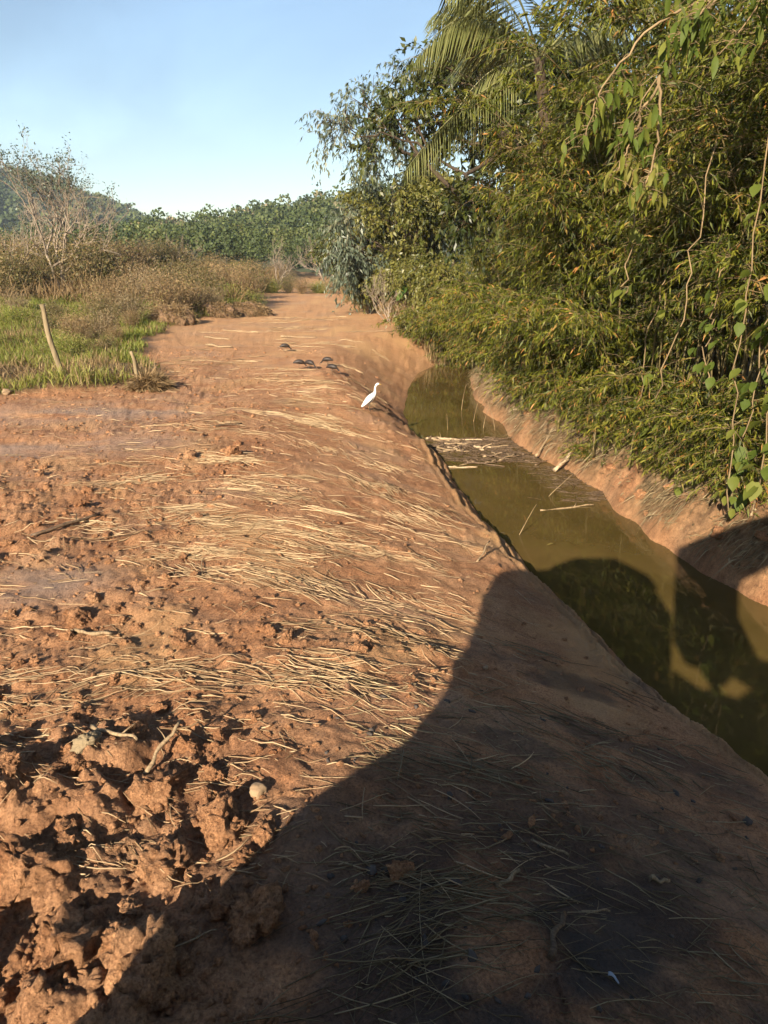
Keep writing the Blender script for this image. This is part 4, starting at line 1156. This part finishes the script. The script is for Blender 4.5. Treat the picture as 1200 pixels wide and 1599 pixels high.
def straw_mass(name, label, mat, patches, seed, loose=0, loose_area=None, dens=.64, rad=(.0014, .0034)):
    rng = np.random.default_rng(seed)
    C0 = []; A = []; Ln = []; TI = []
    for (cx, cy, rx, ry, deg, n) in patches:
        n = int(n * dens); nb = max(1, n // 16)                       # sub-bunches give the combed look
        bx = cx + rng.normal(size=nb) * rx * .55; by = cy + rng.normal(size=nb) * ry * .55; ba = radians(deg) + rng.normal(size=nb) * .22
        bl = rng.uniform(.25, .65, nb); bt = rng.uniform(.15, .9, nb)
        k = rng.integers(0, nb, n)
        C0.append(np.stack([bx[k] + rng.normal(size=n) * .20, by[k] + rng.normal(size=n) * .075], -1))
        A.append(ba[k] + rng.normal(size=n) * np.where(rng.random(n) < .25, .6, .17)); Ln.append(bl[k] * np.where(rng.random(n) < .45, .3, .85) * rng.uniform(.5, 1.3, n)); TI.append(np.clip(bt[k] + rng.normal(size=n) * .2, 0, 1))
    if loose:
        x0, x1, y0, y1 = loose_area
        yy = y0 + (y1 - y0) * rng.random(loose) ** 1.5
        xx = rng.uniform(x0, x1, loose) * (yy / 6 + .4)
        C0.append(np.stack([xx, yy], -1)); A.append(rng.normal(size=loose) * .55 - .25); Ln.append(.03 + .33 * rng.random(loose) ** 1.8); TI.append(rng.uniform(.1, 1, loose))
    C0 = np.concatenate(C0); A = np.concatenate(A); Ln = np.concatenate(Ln); TI = np.concatenate(TI); n = len(C0)
    ok = (x_left(C0[:, 1]) - C0[:, 0] > .55) & (verge(C0[:, 0], C0[:, 1]) < .4)
    C0, A, Ln, TI = C0[ok], A[ok], Ln[ok], TI[ok]; n = len(C0)
    m = 5; t = np.linspace(-.5, .5, m)
    bend = rng.normal(size=n) * .09
    px = C0[:, :1] + (np.cos(A)[:, None] * t - np.sin(A)[:, None] * (t ** 2 - .1) * bend[:, None] * 2) * Ln[:, None]
    py = C0[:, 1:] + (np.sin(A)[:, None] * t + np.cos(A)[:, None] * (t ** 2 - .1) * bend[:, None] * 2) * Ln[:, None]
    h = hgt(px.ravel(), py.ravel()).reshape(n, m)
    lin = h[:, :1] + (h[:, -1:] - h[:, :1]) * np.linspace(0, 1, m)[None]
    z = np.maximum(h, lin) * .5 + h * .5 + rng.uniform(-.004, .018, n)[:, None] + .02 * rng.random((n, 1)) * np.linspace(0, 1, m)[None]
    r = (rad[0] + (rad[1] * 1.2 - rad[0]) * rng.random(n) ** 2.2) * (1 + .05 * C0[:, 1])
    P = np.stack([px, py, z], -1)                  # (n,m,3)
    sd = np.stack([-np.sin(A), np.cos(A), 0 * A], -1)[:, None]
    k3 = 3; ang = np.arange(k3) * 2 * pi / k3 + pi / 2
    ring = sd[:, :, None] * np.cos(ang)[None, None, :, None] + UP * np.sin(ang)[None, None, :, None]
    tap = np.array([.8, 1, 1, .9, .45])
    V = P[:, :, None] + ring * (r[:, None] * tap[None])[:, :, None, None]
    idx = np.arange(n * m * k3).reshape(n, m, k3)
    q = np.stack([idx[:, :-1], np.roll(idx[:, :-1], -1, 2), np.roll(idx[:, 1:], -1, 2), idx[:, 1:]], -1).reshape(-1, 4)
    me = mesh_np(name, V.reshape(-1, 3), q, M[mat], False, {'tint': np.repeat(TI, m * k3)})
    tag(obj(name, me), label, 'straw', None, 'stuff')

straw_mass('straw', 'pale dry reed straw lying in combed swathes on the sunlit mud', 'straw', [
    (-2.45, 10.2, .75, .55, -12, 260), (-1.9, 9.0, .8, .6, -6, 170), (-1.25, 7.5, 1.0, .5, 4, 420), (-1.62, 6.6, .65, .4, -5, 260),
    (-.35, 7.2, .8, .35, -8, 320), (-.55, 6.15, .45, .35, -38, 200), (-1.4, 6.1, .45, .25, -25, 170), (-.62, 4.55, .45, .25, -14, 210),
    (-1.75, 4.3, .55, .28, 10, 150), (-1.25, 4.45, .45, .22, 4, 110), (-.15, 10.0, .35, .7, -62, 260), (-.5, 11.6, .7, .7, -50, 260),
    (-1.3, 13.3, 1.2, .8, -18, 380), (-1.2, 15.6, 1.0, .8, -12, 280), (-1.9, 17.0, 1.0, .9, -10, 220), (-2.0, 13.4, 1.0, .7, -10, 240),
    (.25, 9.2, .3, .35, -48, 120), (.75, 9.4, .25, .3, -52, 80), (-.1, 6.0, .6, .3, -20, 130), (.0, 5.3, .5, .25, -20, 110), (-2.8, 7.6, .9, .6, 8, 170),
    (-2.6, 12.3, 1.3, .7, -8, 200), (-.9, 8.6, .8, .5, -10, 220), (-3.4, 9.4, 1.0, .6, 14, 120), (-1.6, 20, 2.0, 1.6, -5, 240), (-2.5, 25, 2.5, 2, 0, 420), (-3.5, 30, 2.5, 2.5, 0, 420), (-4.8, 20.5, 1.6, 1.6, 5, 260), (-4.0, 36, 2.5, 3, 0, 300), (-.2, 4.2, .3, .15, -10, 50)],
    23, 2600, (-2.6, 1.0, 2.6, 20))
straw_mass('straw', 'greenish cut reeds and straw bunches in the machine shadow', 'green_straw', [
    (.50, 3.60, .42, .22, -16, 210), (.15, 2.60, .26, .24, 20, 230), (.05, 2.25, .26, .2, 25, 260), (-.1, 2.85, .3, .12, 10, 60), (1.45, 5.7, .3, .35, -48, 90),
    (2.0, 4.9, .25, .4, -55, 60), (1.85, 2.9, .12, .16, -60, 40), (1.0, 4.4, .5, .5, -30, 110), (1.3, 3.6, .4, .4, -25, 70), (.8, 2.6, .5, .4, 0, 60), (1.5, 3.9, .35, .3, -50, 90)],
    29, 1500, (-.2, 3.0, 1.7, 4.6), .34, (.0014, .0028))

STK = {}
def stick_mesh(seed, mat):
    if (seed, mat) not in STK:
        r = np.random.default_rng(seed); T = Tubes(6); t = np.linspace(-.5, .5, 9)
        pts = np.stack([t, .03 * fbm(t * 3, t * 0 + seed, 2, seed), .02 * fbm(t * 3, t * 0 + seed + 4, 2, seed)], -1)
        T.add(pts, .018 * (1 + .25 * r.normal(size=9) * .5) * np.linspace(1.1, .75, 9), .5)
        if seed % 2: T.add([pts[5], pts[5] + np.array([.06, .05, .03]), pts[5] + np.array([.1, .12, .05])], [.009, .008, .004], .5)
        STK[(seed, mat)] = T.mesh('stick', M[mat])
    return STK[(seed, mat)]
def stick(x, y, deg, L, rad, label, mat='stick', pitch=0.0, z=None, name='stick', group='sticks on the mud', seed=1):
    o = obj(name, stick_mesh(seed, mat), None, (x, y, (gz(x, y) + rad * .8 + .012 + abs(math.sin(pitch)) * L * .45) if z is None else z), (0, -pitch, radians(deg)), (L, rad / .018 * 1.0, rad / .018 * 1.0))
    return tag(o, label, 'stick', group)
for a in [
    (.58, 2.73, 38, .17, .011, 'short pale stick beside the shaded straw bunch', 'stick', 0, None, 'stick', 'sticks on the mud', 2),
    (.74, 2.42, 62, .26, .014, 'dark wet stick lying in the black soil', 'wet_stick', 0, None, 'stick', 'sticks on the mud', 1),
    (.95, 2.60, -4, .16, .007, 'thin tan twig in the black soil', 'stick', 0, None, 'stick', 'sticks on the mud', 3),
    (.83, 2.98, -28, .20, .009, 'curved grey twig in the machine shadow', 'stick', 0, None, 'stick', 'sticks on the mud', 5),
    (1.35, 2.84, -3, .10, .012, 'stubby pale piece of wood near the shaded right corner', 'stick', 0, None, 'stick', 'sticks on the mud', 4),
    (-1.22, 3.42, 58, .34, .012, 'forked stick standing up from the churned corner', 'stick', .55, None, 'stick', 'sticks on the mud', 1),
    (-1.50, 3.50, -30, .36, .013, 'root-like stick on the churned corner', 'stick', .1, None, 'stick', 'sticks on the mud', 3),
    (-2.22, 5.05, -4, .30, .016, 'pale split stick below the dark topped clod', 'stick', 0, None, 'stick', 'sticks on the mud', 2),
    (-3.35, 7.35, 48, .75, .018, 'long dark stick lying in the churned soil at left', 'wet_stick', .05, None, 'stick', 'sticks on the mud', 5),
    (-2.65, 12.2, 28, .55, .016, 'brown stick above the fan of straw', 'wet_stick', 0, None, 'stick', 'sticks on the mud', 1),
    (-6.0, 27.2, -25, 1.1, .035, 'pale stick near the spoil heaps', 'stick', 0, None, 'stick', 'sticks on the mud', 2),
    (-5.3, 24.2, -22, 1.0, .035, 'pale stick behind the dark birds', 'stick', 0, None, 'stick', 'sticks on the mud', 4),
    (-3.1, 27.4, -5, 1.3, .03, 'long pale stalk lying far out on the field', 'stick', 0, None, 'stick', 'sticks on the mud', 2),
    (-.80, 2.32, 22, .22, .005, 'bright thin twig on the clods at lower left', 'stick', .1, None, 'stick', 'sticks on the mud', 3),
    (1.15, 8.0, 62, .45, .012, 'thin stake of reed poking out at the water edge', 'stick', .3, None, 'stick', 'sticks on the mud', 2),
    (3.42, 13.55, 42, .75, .035, 'pale stick leaning from the crumbling bank into the water', 'pale_stick', .55, -.86, 'stick', None, 2),
    (3.25, 14.55, 50, .95, .022, 'thin reed leaning against the crumbling bank', 'stick', .55, -.75, 'stick', None, 3),
    (4.35, 13.3, 4, .95, .028, 'horizontal broken cane at the foot of the bamboo', 'stick', .03, -.30, 'stick', None, 2),
    (4.75, 9.0, 58, .9, .014, 'grey twig leaning on the shaded right bank', 'stick', .5, -.1, 'stick', None, 3),
]:
    stick(*a)
# the raft of driftwood in the channel
for x, y, deg, L, rd, label, sd, mat in [
    (1.80, 16.05, -5, 1.15, .030, 'longest pale cane floating at the top of the debris raft', 2, 'pale_stick'),
    (1.22, 16.15, 12, .35, .030, 'knobbly pale stick floating left of the longest cane', 1, 'pale_stick'),
    (1.02, 16.25, 62, .32, .022, 'pale stick poking up at the left of the debris raft', 2, 'pale_stick'),
    (1.42, 15.3, -58, .45, .026, 'dark pale-tipped stick across the debris raft', 3, 'pale_stick'),
    (2.02, 15.25, -70, .40, .035, 'grey drift log piece with a stub in the middle of the raft', 1, 'pale_stick'),
    (2.35, 15.3, -8, .42, .026, 'short pale stick at the right of the raft', 2, 'pale_stick'),
    (1.50, 13.75, 1, .60, .018, 'thin pale reed floating below the raft', 2, 'pale_stick'),
    (1.25, 15.0, -4, .50, .028, 'reddish stick at the left of the raft', 4, 'wet_stick'),
    (2.25, 14.7, 35, .6, .020, 'slanting reed at the lower right of the raft', 2, 'stick'),
    (2.95, 11.3, 14, .95, .016, 'thin pale reed floating by itself in open water', 3, 'stick'),
]:
    stick(x, y, deg, L, rd, label, mat, .02, WATER_Z + .012, 'floating_stick', 'driftwood raft in the channel', sd)
rr = random.Random(23)
for k in range(46):
    y = rr.uniform(13.9, 16.3); a, b = float(x_left(y)), float(x_right(y))
    stick(rr.uniform(a + .15, b - .1), y, rr.gauss(-8, 38), rr.uniform(.2, .7), rr.uniform(.011, .022), 'thin brown stick floating in the debris raft', rr.choice(['stick', 'wet_stick', 'wet_stick']), rr.uniform(-.03, .08), WATER_Z + rr.uniform(.004, .03), 'floating_stick', 'driftwood raft in the channel', rr.choice([1, 2, 3, 4]))
def raft_litter():
    rng = np.random.default_rng(37); T = Tubes(3)
    for k in range(900):
        c = rng.random() < .82
        y = rng.uniform(14.1, 16.2) if c else rng.uniform(11.6, 13.8)
        a, b = float(x_left(y)), float(x_right(y))
        x = rng.uniform(a + .05, b) if c else b - abs(rng.normal()) * .35
        an = rng.normal() * .7 - .1; L = rng.uniform(.05, .35)
        d = np.array([cos(an), sin(an), 0]) * L / 2; p = np.array([x, y, WATER_Z + rng.uniform(.0, .012)])
        T.add([p - d, p + d * .1 + np.array([0, 0, .004]), p + d], rng.uniform(.003, .008), rng.random() * .8, False)
    tag(obj('floating_debris', T.mesh('floating_debris', M['wet_stick'], False)), 'mat of broken reeds and leaf litter floating on the channel', 'debris', None, 'stuff')
raft_litter()
def reeds_in_water():
    """thin stalks standing in and hanging into the channel"""
    rr = random.Random(29)
    for k, (x, y, h, lean) in enumerate([(2.35, 17.2, .6, .1), (1.5, 17.0, .5, -.05), (2.75, 11.9, .5, .4), (1.95, 10.1, .55, .25), (2.6, 17.0, .8, -.2), (2.2, 18.0, .7, .15), (2.05, 19.4, .8, .1), (2.62, 5.05, .45, -.2), (1.9, 8.35, .18, 0)]):
        T = Tubes(4); t = np.linspace(0, 1, 7)
        T.add(np.stack([lean * t ** 1.5, .05 * np.sin(t * 4 + k), h * t], -1) - np.array([0, 0, .1]), .007 * (1.1 - .7 * t), .5)
        tag(obj('reed_stalk', T.mesh('reed_stalk', M['stick']), None, (x, y, WATER_Z)), ['reed stalk in the water right behind the raft', 'reed stalk behind the left end of the raft', 'bent reed stalk beside the reed floating in open water', 'bent reed stalk rising from the middle of open water',
            'tall reed stalk leaning left behind the raft', 'reed stalk in the dark water behind the raft', 'farthest reed stalk in the dark water', 'reed stalk at the shaded near water edge', 'short stub of reed at the sunlit lip of the bank'][k], 'reed', 'reed stalks in the channel')
reeds_in_water()
fl = obj('fallen_leaf', LANCE[7], None, (2.42, 9.7, WATER_Z + .012), (.05, .1, 1.9), (.16,) * 3); tag(fl, 'orange brown leaf floating on open water', 'leaf')
fl = obj('fallen_leaf', LANCE[6], None, (1.40, 13.9, WATER_Z + .015), (.3, .2, .9), (.2,) * 3); tag(fl, 'pale curled leaf floating below the debris raft', 'leaf')

def plastic():
    t = np.linspace(0, 1, 7); w = .014 * np.array([1, 1.1, 1, .9, 1, .8, .4])
    mid = np.stack([.09 * t, -.05 * t ** 2, .012 + .014 * np.sin(t * 5)], -1)
    V = np.concatenate([mid + np.array([0, 1, .3]) * w[:, None], mid - np.array([0, 1, .3]) * w[:, None]]); V = np.concatenate([V, V - np.array([0, 0, .003])])
    i = np.arange(6); F = np.concatenate([np.stack([i, i + 1, i + 8, i + 7], -1), np.stack([i + 14, i + 21, i + 22, i + 15], -1)])
    tag(obj('plastic_scrap', mesh_np('plastic_scrap', V, F, M['plastic'], True), None, (.92, 2.26, gz(.92, 2.26) + .006), (0, 0, -.3), (.5,) * 3), 'small bluish white plastic scrap in the black soil', 'scrap')
plastic()

# dead leaves and hanging dry grass on the crumbling right bank
def bank_cover():
    rng = np.random.default_rng(43); n = 16000
    y = rng.uniform(7.4, 27, n); off = .12 + rng.random(n) ** .8 * 1.4
    x = x_right(y) + off; k = (fbm(y * .9, x * .4, 3, 171) + .35 * (y > 12)) > -.02; x, y = x[k], y[k]; n = len(x)
    z = hgt(x, y) + .03
    d = unit(np.stack([-np.ones(n), rng.normal(size=n) * .6, rng.uniform(-1.0, .1, n)], -1)); sd = unit(cross(d, rng.normal(size=(n, 3)) + UP))
    L = Leaves(); ln = rng.uniform(.12, .42, n); L.add(np.stack([x, y, z], -1), d, sd, ln, rng.uniform(.006, .016, n), np.clip(rng.uniform(.2, 1, n), 0, 1), .3)
    tag(obj('dry_grass', L.mesh('bank_grass', M['dry_leaf'])), 'matted dead grass hanging down the crumbling right bank', 'grass', None, 'stuff')
    # fallen leaves lying flat
    n = 7000; y = rng.uniform(7.2, 27, n); x = x_right(y) + .1 + rng.random(n) * 2.2; z = hgt(x, y) + .012
    a = rng.uniform(0, 2 * pi, n); d = unit(np.stack([np.cos(a), np.sin(a), rng.normal(size=n) * .35], -1)); sd = unit(cross(d, UP + rng.normal(size=(n, 3)) * .4))
    L = Leaves(); L.add(np.stack([x, y, z], -1), d, sd, rng.uniform(.05, .13, n), rng.uniform(.012, .035, n), rng.random(n), 0)
    tag(obj('fallen_leaves', L.mesh('fallen_leaves', M['dry_leaf'])), 'brown fallen leaves on the right bank', 'leaves', None, 'stuff')
    for k in range(26):
        yy = rng.uniform(7.8, 19); xx = float(x_right(yy)) + rng.uniform(.1, .9)
        clod(xx, yy, rng.uniform(.05, .13), CLODS[k % 7], 'lump of soil on the crumbling right bank', rng.uniform(0, 6), group='soil lumps on the right bank')
    # tufts of leafy shoots
    for x0, y0, label in [(4.75, 10.1, 'whitish drooping bamboo tuft on the bare bank'), (4.35, 11.1, 'small green tuft on the bare bank'), (5.0, 9.2, 'pale tuft at the shadow edge on the bank'), (3.75, 13.2, 'green tuft below the bamboo culms'), (3.45, 16.0, 'tuft of fern-like leaves above the raft')]:
        L = Leaves(); root = empty('grass_tuft', (x0, y0, gz(x0, y0)), 0, label, 'tuft', 'tufts on the right bank')
        m = 420; dd = unit(rng.normal(size=(m, 3)) * np.array([1, 1, .5]) + np.array([-.5, -.3, .5])); b = rng.normal(size=(m, 3)) * np.array([.20, .22, .06]) + np.array([0, 0, .12])
        L.add(b, dd, unit(cross(dd, rng.normal(size=(m, 3)))), rng.uniform(.08, .22, m), rng.uniform(.012, .026, m), rng.uniform(.1, 1, m), .45)
        o = obj('leaves', L.mesh('leaves', M['dry_leaf'] if 'hit' in label or 'pale' in label else M['bamboo_leaf']), root); o['kind'] = 'stuff'
bank_cover()

# ------------------------------------------------------------------ spoil heaps at the field bend
def spoil_heap(x, y, rx, ry, h, seed, label):
    v, f = ico(4)
    d = 1 + .35 * noise3(v, 1.4, seed) + .16 * noise3(v, 4.0, seed + 3)
    V = v * d[:, None] * np.array([rx, ry, h])
    root = obj('spoil_heap', mesh_np('spoil_heap', V, f, M['brown_soil'], True), None, (x, y, gz(x, y) - h * .1)); tag(root, label, 'heap', 'spoil heaps at the field bend')
    rng = np.random.default_rng(seed); m = 3200; a = rng.uniform(0, 2 * pi, m); e = rng.uniform(.05, 1.3, m)
    p = np.stack([np.cos(a) * np.cos(e), np.sin(a) * np.cos(e), np.sin(e)], -1); nn = p.copy(); p = p * np.array([rx, ry, h]) * rng.uniform(.9, 1.15, m)[:, None]
    dd = unit(nn * .5 + rng.normal(size=(m, 3)) - UP * .3); L = Leaves()
    L.add(p, dd, unit(cross(dd, rng.normal(size=(m, 3)))), rng.uniform(.15, .45, m), .022, rng.uniform(.1, .8, m), .3)
    o = obj('dead_grass', L.mesh('dead_grass', M['dry_grass']), root); o['kind'] = 'stuff'
spoil_heap(-9.1, 32.8, .9, .8, .65, 61, 'leftmost brown spoil heap below the hanging dead leaves')
spoil_heap(-8.1, 36.6, 1.0, .7, .55, 62, 'brown spoil heap left of the green grass patch')
spoil_heap(-6.9, 38.2, 1.1, .8, .62, 63, 'rightmost spoil heap at the point of the field bend')
spoil_heap(-5.05, 16.0, .30, .28, .20, 64, 'small lump of dug soil at the foot of the short post')

# ------------------------------------------------------------------ fence posts
def post(x, y, h, r, dx, label, seed):
    rng = np.random.default_rng(seed); T = Tubes(9); t = np.linspace(0, 1, 16)
    pts = np.stack([dx * t + .025 * np.sin(t * 7 + seed), .02 * np.sin(t * 5), h * t - .25 * (t == 0)], -1)
    T.add(pts, r * (1.12 - .25 * t) * (1 + .06 * rng.normal(size=16)), .5)
    tag(obj('fence_post', T.mesh('fence_post', M['post'], False), None, (x, y, gz(x, y))), label, 'post', 'old fence posts')
post(-7.34, 16.87, 1.55, .058, -.20, 'taller leaning wooden fence post in the grass', 1)
post(-5.23, 15.99, .80, .042, -.16, 'short leaning fence post at the grass corner', 2)

# ------------------------------------------------------------------ birds
def loft(name, pts, rad, mat, sides=12, flat=1.0):
    P = np.array(pts, float); R = np.array(rad, float); n = len(P); u = np.linspace(0, n - 1, (n - 1) * 5 + 1)
    def cr(a):
        i = np.clip(u.astype(int), 0, n - 2); f = (u - i); g = lambda k: a[np.clip(i + k, 0, n - 1)]
        f = f[:, None] if a.ndim == 2 else f
        return .5 * (2 * g(0) + (g(1) - g(-1)) * f + (2 * g(-1) - 5 * g(0) + 4 * g(1) - g(2)) * f ** 2 + (3 * g(0) - g(-1) - 3 * g(1) + g(2)) * f ** 3)
    T = Tubes(sides); T.add(cr(P), np.maximum(cr(R), .002), .5, True, flat)
    return T.mesh(name, mat)
def bird_leg(parent, top, foot, mat):
    k = ((np.array(top) + np.array(foot)) / 2) + np.array([-.02, 0, .01])
    T = Tubes(5); T.add([top, k, foot], [.007, .005, .004], .5)
    for a in (-.5, 0, .5, pi): T.add([foot, np.array(foot) + np.array([cos(a), sin(a), 0]) * .045], [.004, .002], .5)
    obj('leg', T.mesh('leg', M[mat]), parent)
def egret(x, y, rz, sc):
    r = empty('egret', (x, y, gz(x, y)), rz, 'white egret standing upright at the brink of the bank', 'bird', None, sc)
    obj('body', loft('body', [(-.21, 0, .12), (-.17, 0, .15), (-.11, 0, .205), (-.045, 0, .27), (.01, 0, .325), (.04, 0, .37), (.045, 0, .42), (.05, 0, .47), (.07, 0, .515), (.10, 0, .53), (.125, 0, .528)],
                    [.008, .030, .055, .064, .050, .030, .020, .017, .019, .023, .010], M['white_feather'], 14, 1.0), r)
    for s in (-1, 1):
        obj('wing', loft('wing', [(.0, s * .045, .31), (-.06, s * .058, .25), (-.13, s * .045, .18), (-.20, s * .02, .115)], [.02, .034, .028, .006], M['white_feather'], 8, .6), r)
        obj('eye', mesh_np('eye', ico(1)[0] * .004 + np.array([.105, s * .019, .535]), ico(1)[1], M['eye'], True), r)
        bird_leg(r, (-.05, s * .025, .22), (-.045, s * .03, .0), 'dark_leg')
    obj('bill', loft('bill', [(.118, 0, .528), (.14, 0, .523), (.165, 0, .515)], [.009, .006, .001], M['bill'], 7), r)
egret(-.235, 15.28, .15, 1.12)
def ibis(x, y, rz, sc, label):
    r = empty('ibis', (x, y, gz(x, y)), rz, label, 'bird', 'dark birds feeding on the field', sc); r.scale = (sc * .88, sc, sc * 1.05)
    obj('body', loft('body', [(-.24, 0, .19), (-.19, 0, .205), (-.10, 0, .225), (.0, 0, .225), (.09, 0, .21), (.14, 0, .19), (.18, 0, .155), (.205, 0, .12), (.23, 0, .115), (.25, 0, .105)],
                    [.010, .032, .060, .072, .064, .042, .026, .021, .024, .011], M['dark_feather'], 14, .95), r)
    for s in (-1, 1):
        obj('wing', loft('wing', [(.07, s * .042, .225), (-.02, s * .052, .225), (-.13, s * .04, .21), (-.24, s * .02, .185)], [.015, .030, .026, .005], M['dark_feather'], 8, .6), r)
        bird_leg(r, (-.01, s * .03, .17), (.0, s * .035, 0), 'dark_leg')
    obj('bill', loft('bill', [(.247, 0, .108), (.275, 0, .085), (.29, 0, .05), (.292, 0, .01)], [.009, .007, .005, .002], M['dark_bill'], 7), r)
for x, y, rz, label in [(-3.01, 22.95, .2, 'lone dark ibis farthest from the bank'), (-2.20, 19.5, .1, 'dark ibis at the left of the close pair'), (-1.93, 19.42, -.5, 'dark ibis at the right of the close pair'),
                        (-1.52, 19.92, 2.9, 'dark ibis bending down behind the nearest ibis'), (-1.29, 18.75, -.3, 'dark ibis nearest to the egret')]:
    ibis(x, y, rz, .85, label)

# ------------------------------------------------------------------ the excavator beside the camera, out of view; its shadow crosses the mud and water
def prism(poly, s0, s1):
    n = len(poly); V = np.array([(p, s0, h) for p, h in poly] + [(p, s1, h) for p, h in poly], float); i = np.arange(n)
    return V, [np.stack([i, i + n, (i + 1) % n + n, (i + 1) % n], -1), np.stack([i[::-1], i + n])[0:1], np.stack([i + n])]
def excavator():
    A = SUN_AZ
    r = empty('excavator', (0, 0, 0), -A, 'yellow crawler excavator beside the viewpoint, seen only by its shadow', 'excavator')
    def part(name, poly, s0, s1, mat, parent=r):
        V, F = prism(poly, s0, s1); return obj(name, mesh_np(name, V, F, M[mat]), parent)
    for s0 in (-.75, -2.75):
        tr = part('track', [(-1.5, .05), (-1.68, .4), (-1.77, .7), (-1.68, .95), (1.9, .95), (2.2, .65), (2.1, .35), (1.8, .05)], s0, s0 + .55, 'track_steel')
        for k in range(8):
            T = Tubes(10); T.add([(-1.3 + k * .42, s0 - .03, .35), (-1.3 + k * .42, s0 + .58, .35)], .19, .5); obj('roller', T.mesh('roller', M['black_steel']), tr)
    part('house', [(-1.70, .96), (-1.63, 1.09), (-1.51, 1.34), (-1.30, 1.53), (2.2, 1.53), (2.4, 1.4), (2.4, .96)], -2.8, -.2, 'yellow_paint')
    cab = part('cab', [(-1.29, 1.53), (-1.27, 1.74), (-1.27, 2.72), (-1.05, 2.97), (-.57, 3.05), (-.14, 2.86), (.2, 2.44), (.25, 1.53)], -1.6, -.17, 'yellow_paint')
    part('shadow_panel', [(-1.26, 1.73), (-1.41, 2.02), (-1.59, 2.38), (-1.67, 2.68), (-1.49, 2.74), (-1.26, 2.80)], -.24, -.18, 'black_steel', cab)  # thin unseen panel added to widen the cab's cast shadow
    part('roof', [(-1.26, 2.73), (-1.30, 2.83), (-1.05, 3.00), (-.57, 3.08), (-.12, 2.89), (.0, 2.76)], -1.7, -.16, 'black_steel', cab)
    part('engine_hood', [(.24, 1.535), (.24, 1.98), (.34, 1.93), (.5, 1.86), (.62, 1.88), (.8, 1.84), (.95, 1.95), (1.05, 2.2), (2.3, 2.2), (2.4, 1.535)], -2.7, -.3, 'yellow_paint')  # top edge shaped to narrow the sunlit gap under the boom
    bm = part('boom', [(.22, 2.3), (.18, 3.40), (.5, 3.6), (1.22, 4.01), (2.4, 4.5), (3.6, 4.3), (3.65, 3.95), (2.5, 4.0), (1.35, 3.45), (.95, 3.12), (.88, 2.6), (1.06, 2.12), (.92, 2.0), (.78, 2.06), (.62, 1.90), (.48, 2.08), (.36, 2.10)], -.45, -.25, 'yellow_paint')  # lower edge notched to break up the sunlit gaps cast on the water
    part('arm', [(3.5, 4.4), (3.8, 4.2), (4.2, 2.0), (4.0, 1.9), (3.35, 4.0)], -.7, -.3, 'yellow_paint', bm)
    part('bucket', [(3.9, 2.1), (4.4, 2.0), (4.8, 1.5), (4.6, 1.0), (4.0, .9), (3.7, 1.3)], -1.1, -.1, 'black_steel', bm)
excavator()
#@@HAZE
# ------------------------------------------------------------------ air
def haze():
    V, F = box_bm([(-150, 380, 45, 1500, 900, 98)])
    m = bpy.data.materials.new('thin_haze'); m.use_nodes = True; nt = m.node_tree
    nt.nodes.remove(nt.nodes['Principled BSDF'])
    pv = nt.nodes.new('ShaderNodeVolumePrincipled'); pv.inputs['Color'].default_value = (0.72, 0.85, 1.0, 1); pv.inputs['Density'].default_value = 0.00033
    pv.inputs['Anisotropy'].default_value = 0.2
    nt.links.new(pv.outputs[0], nt.nodes['Material Output'].inputs['Volume'])
    tag(obj('haze', mesh_np('haze', V, F, m)), kind='stuff')
haze()
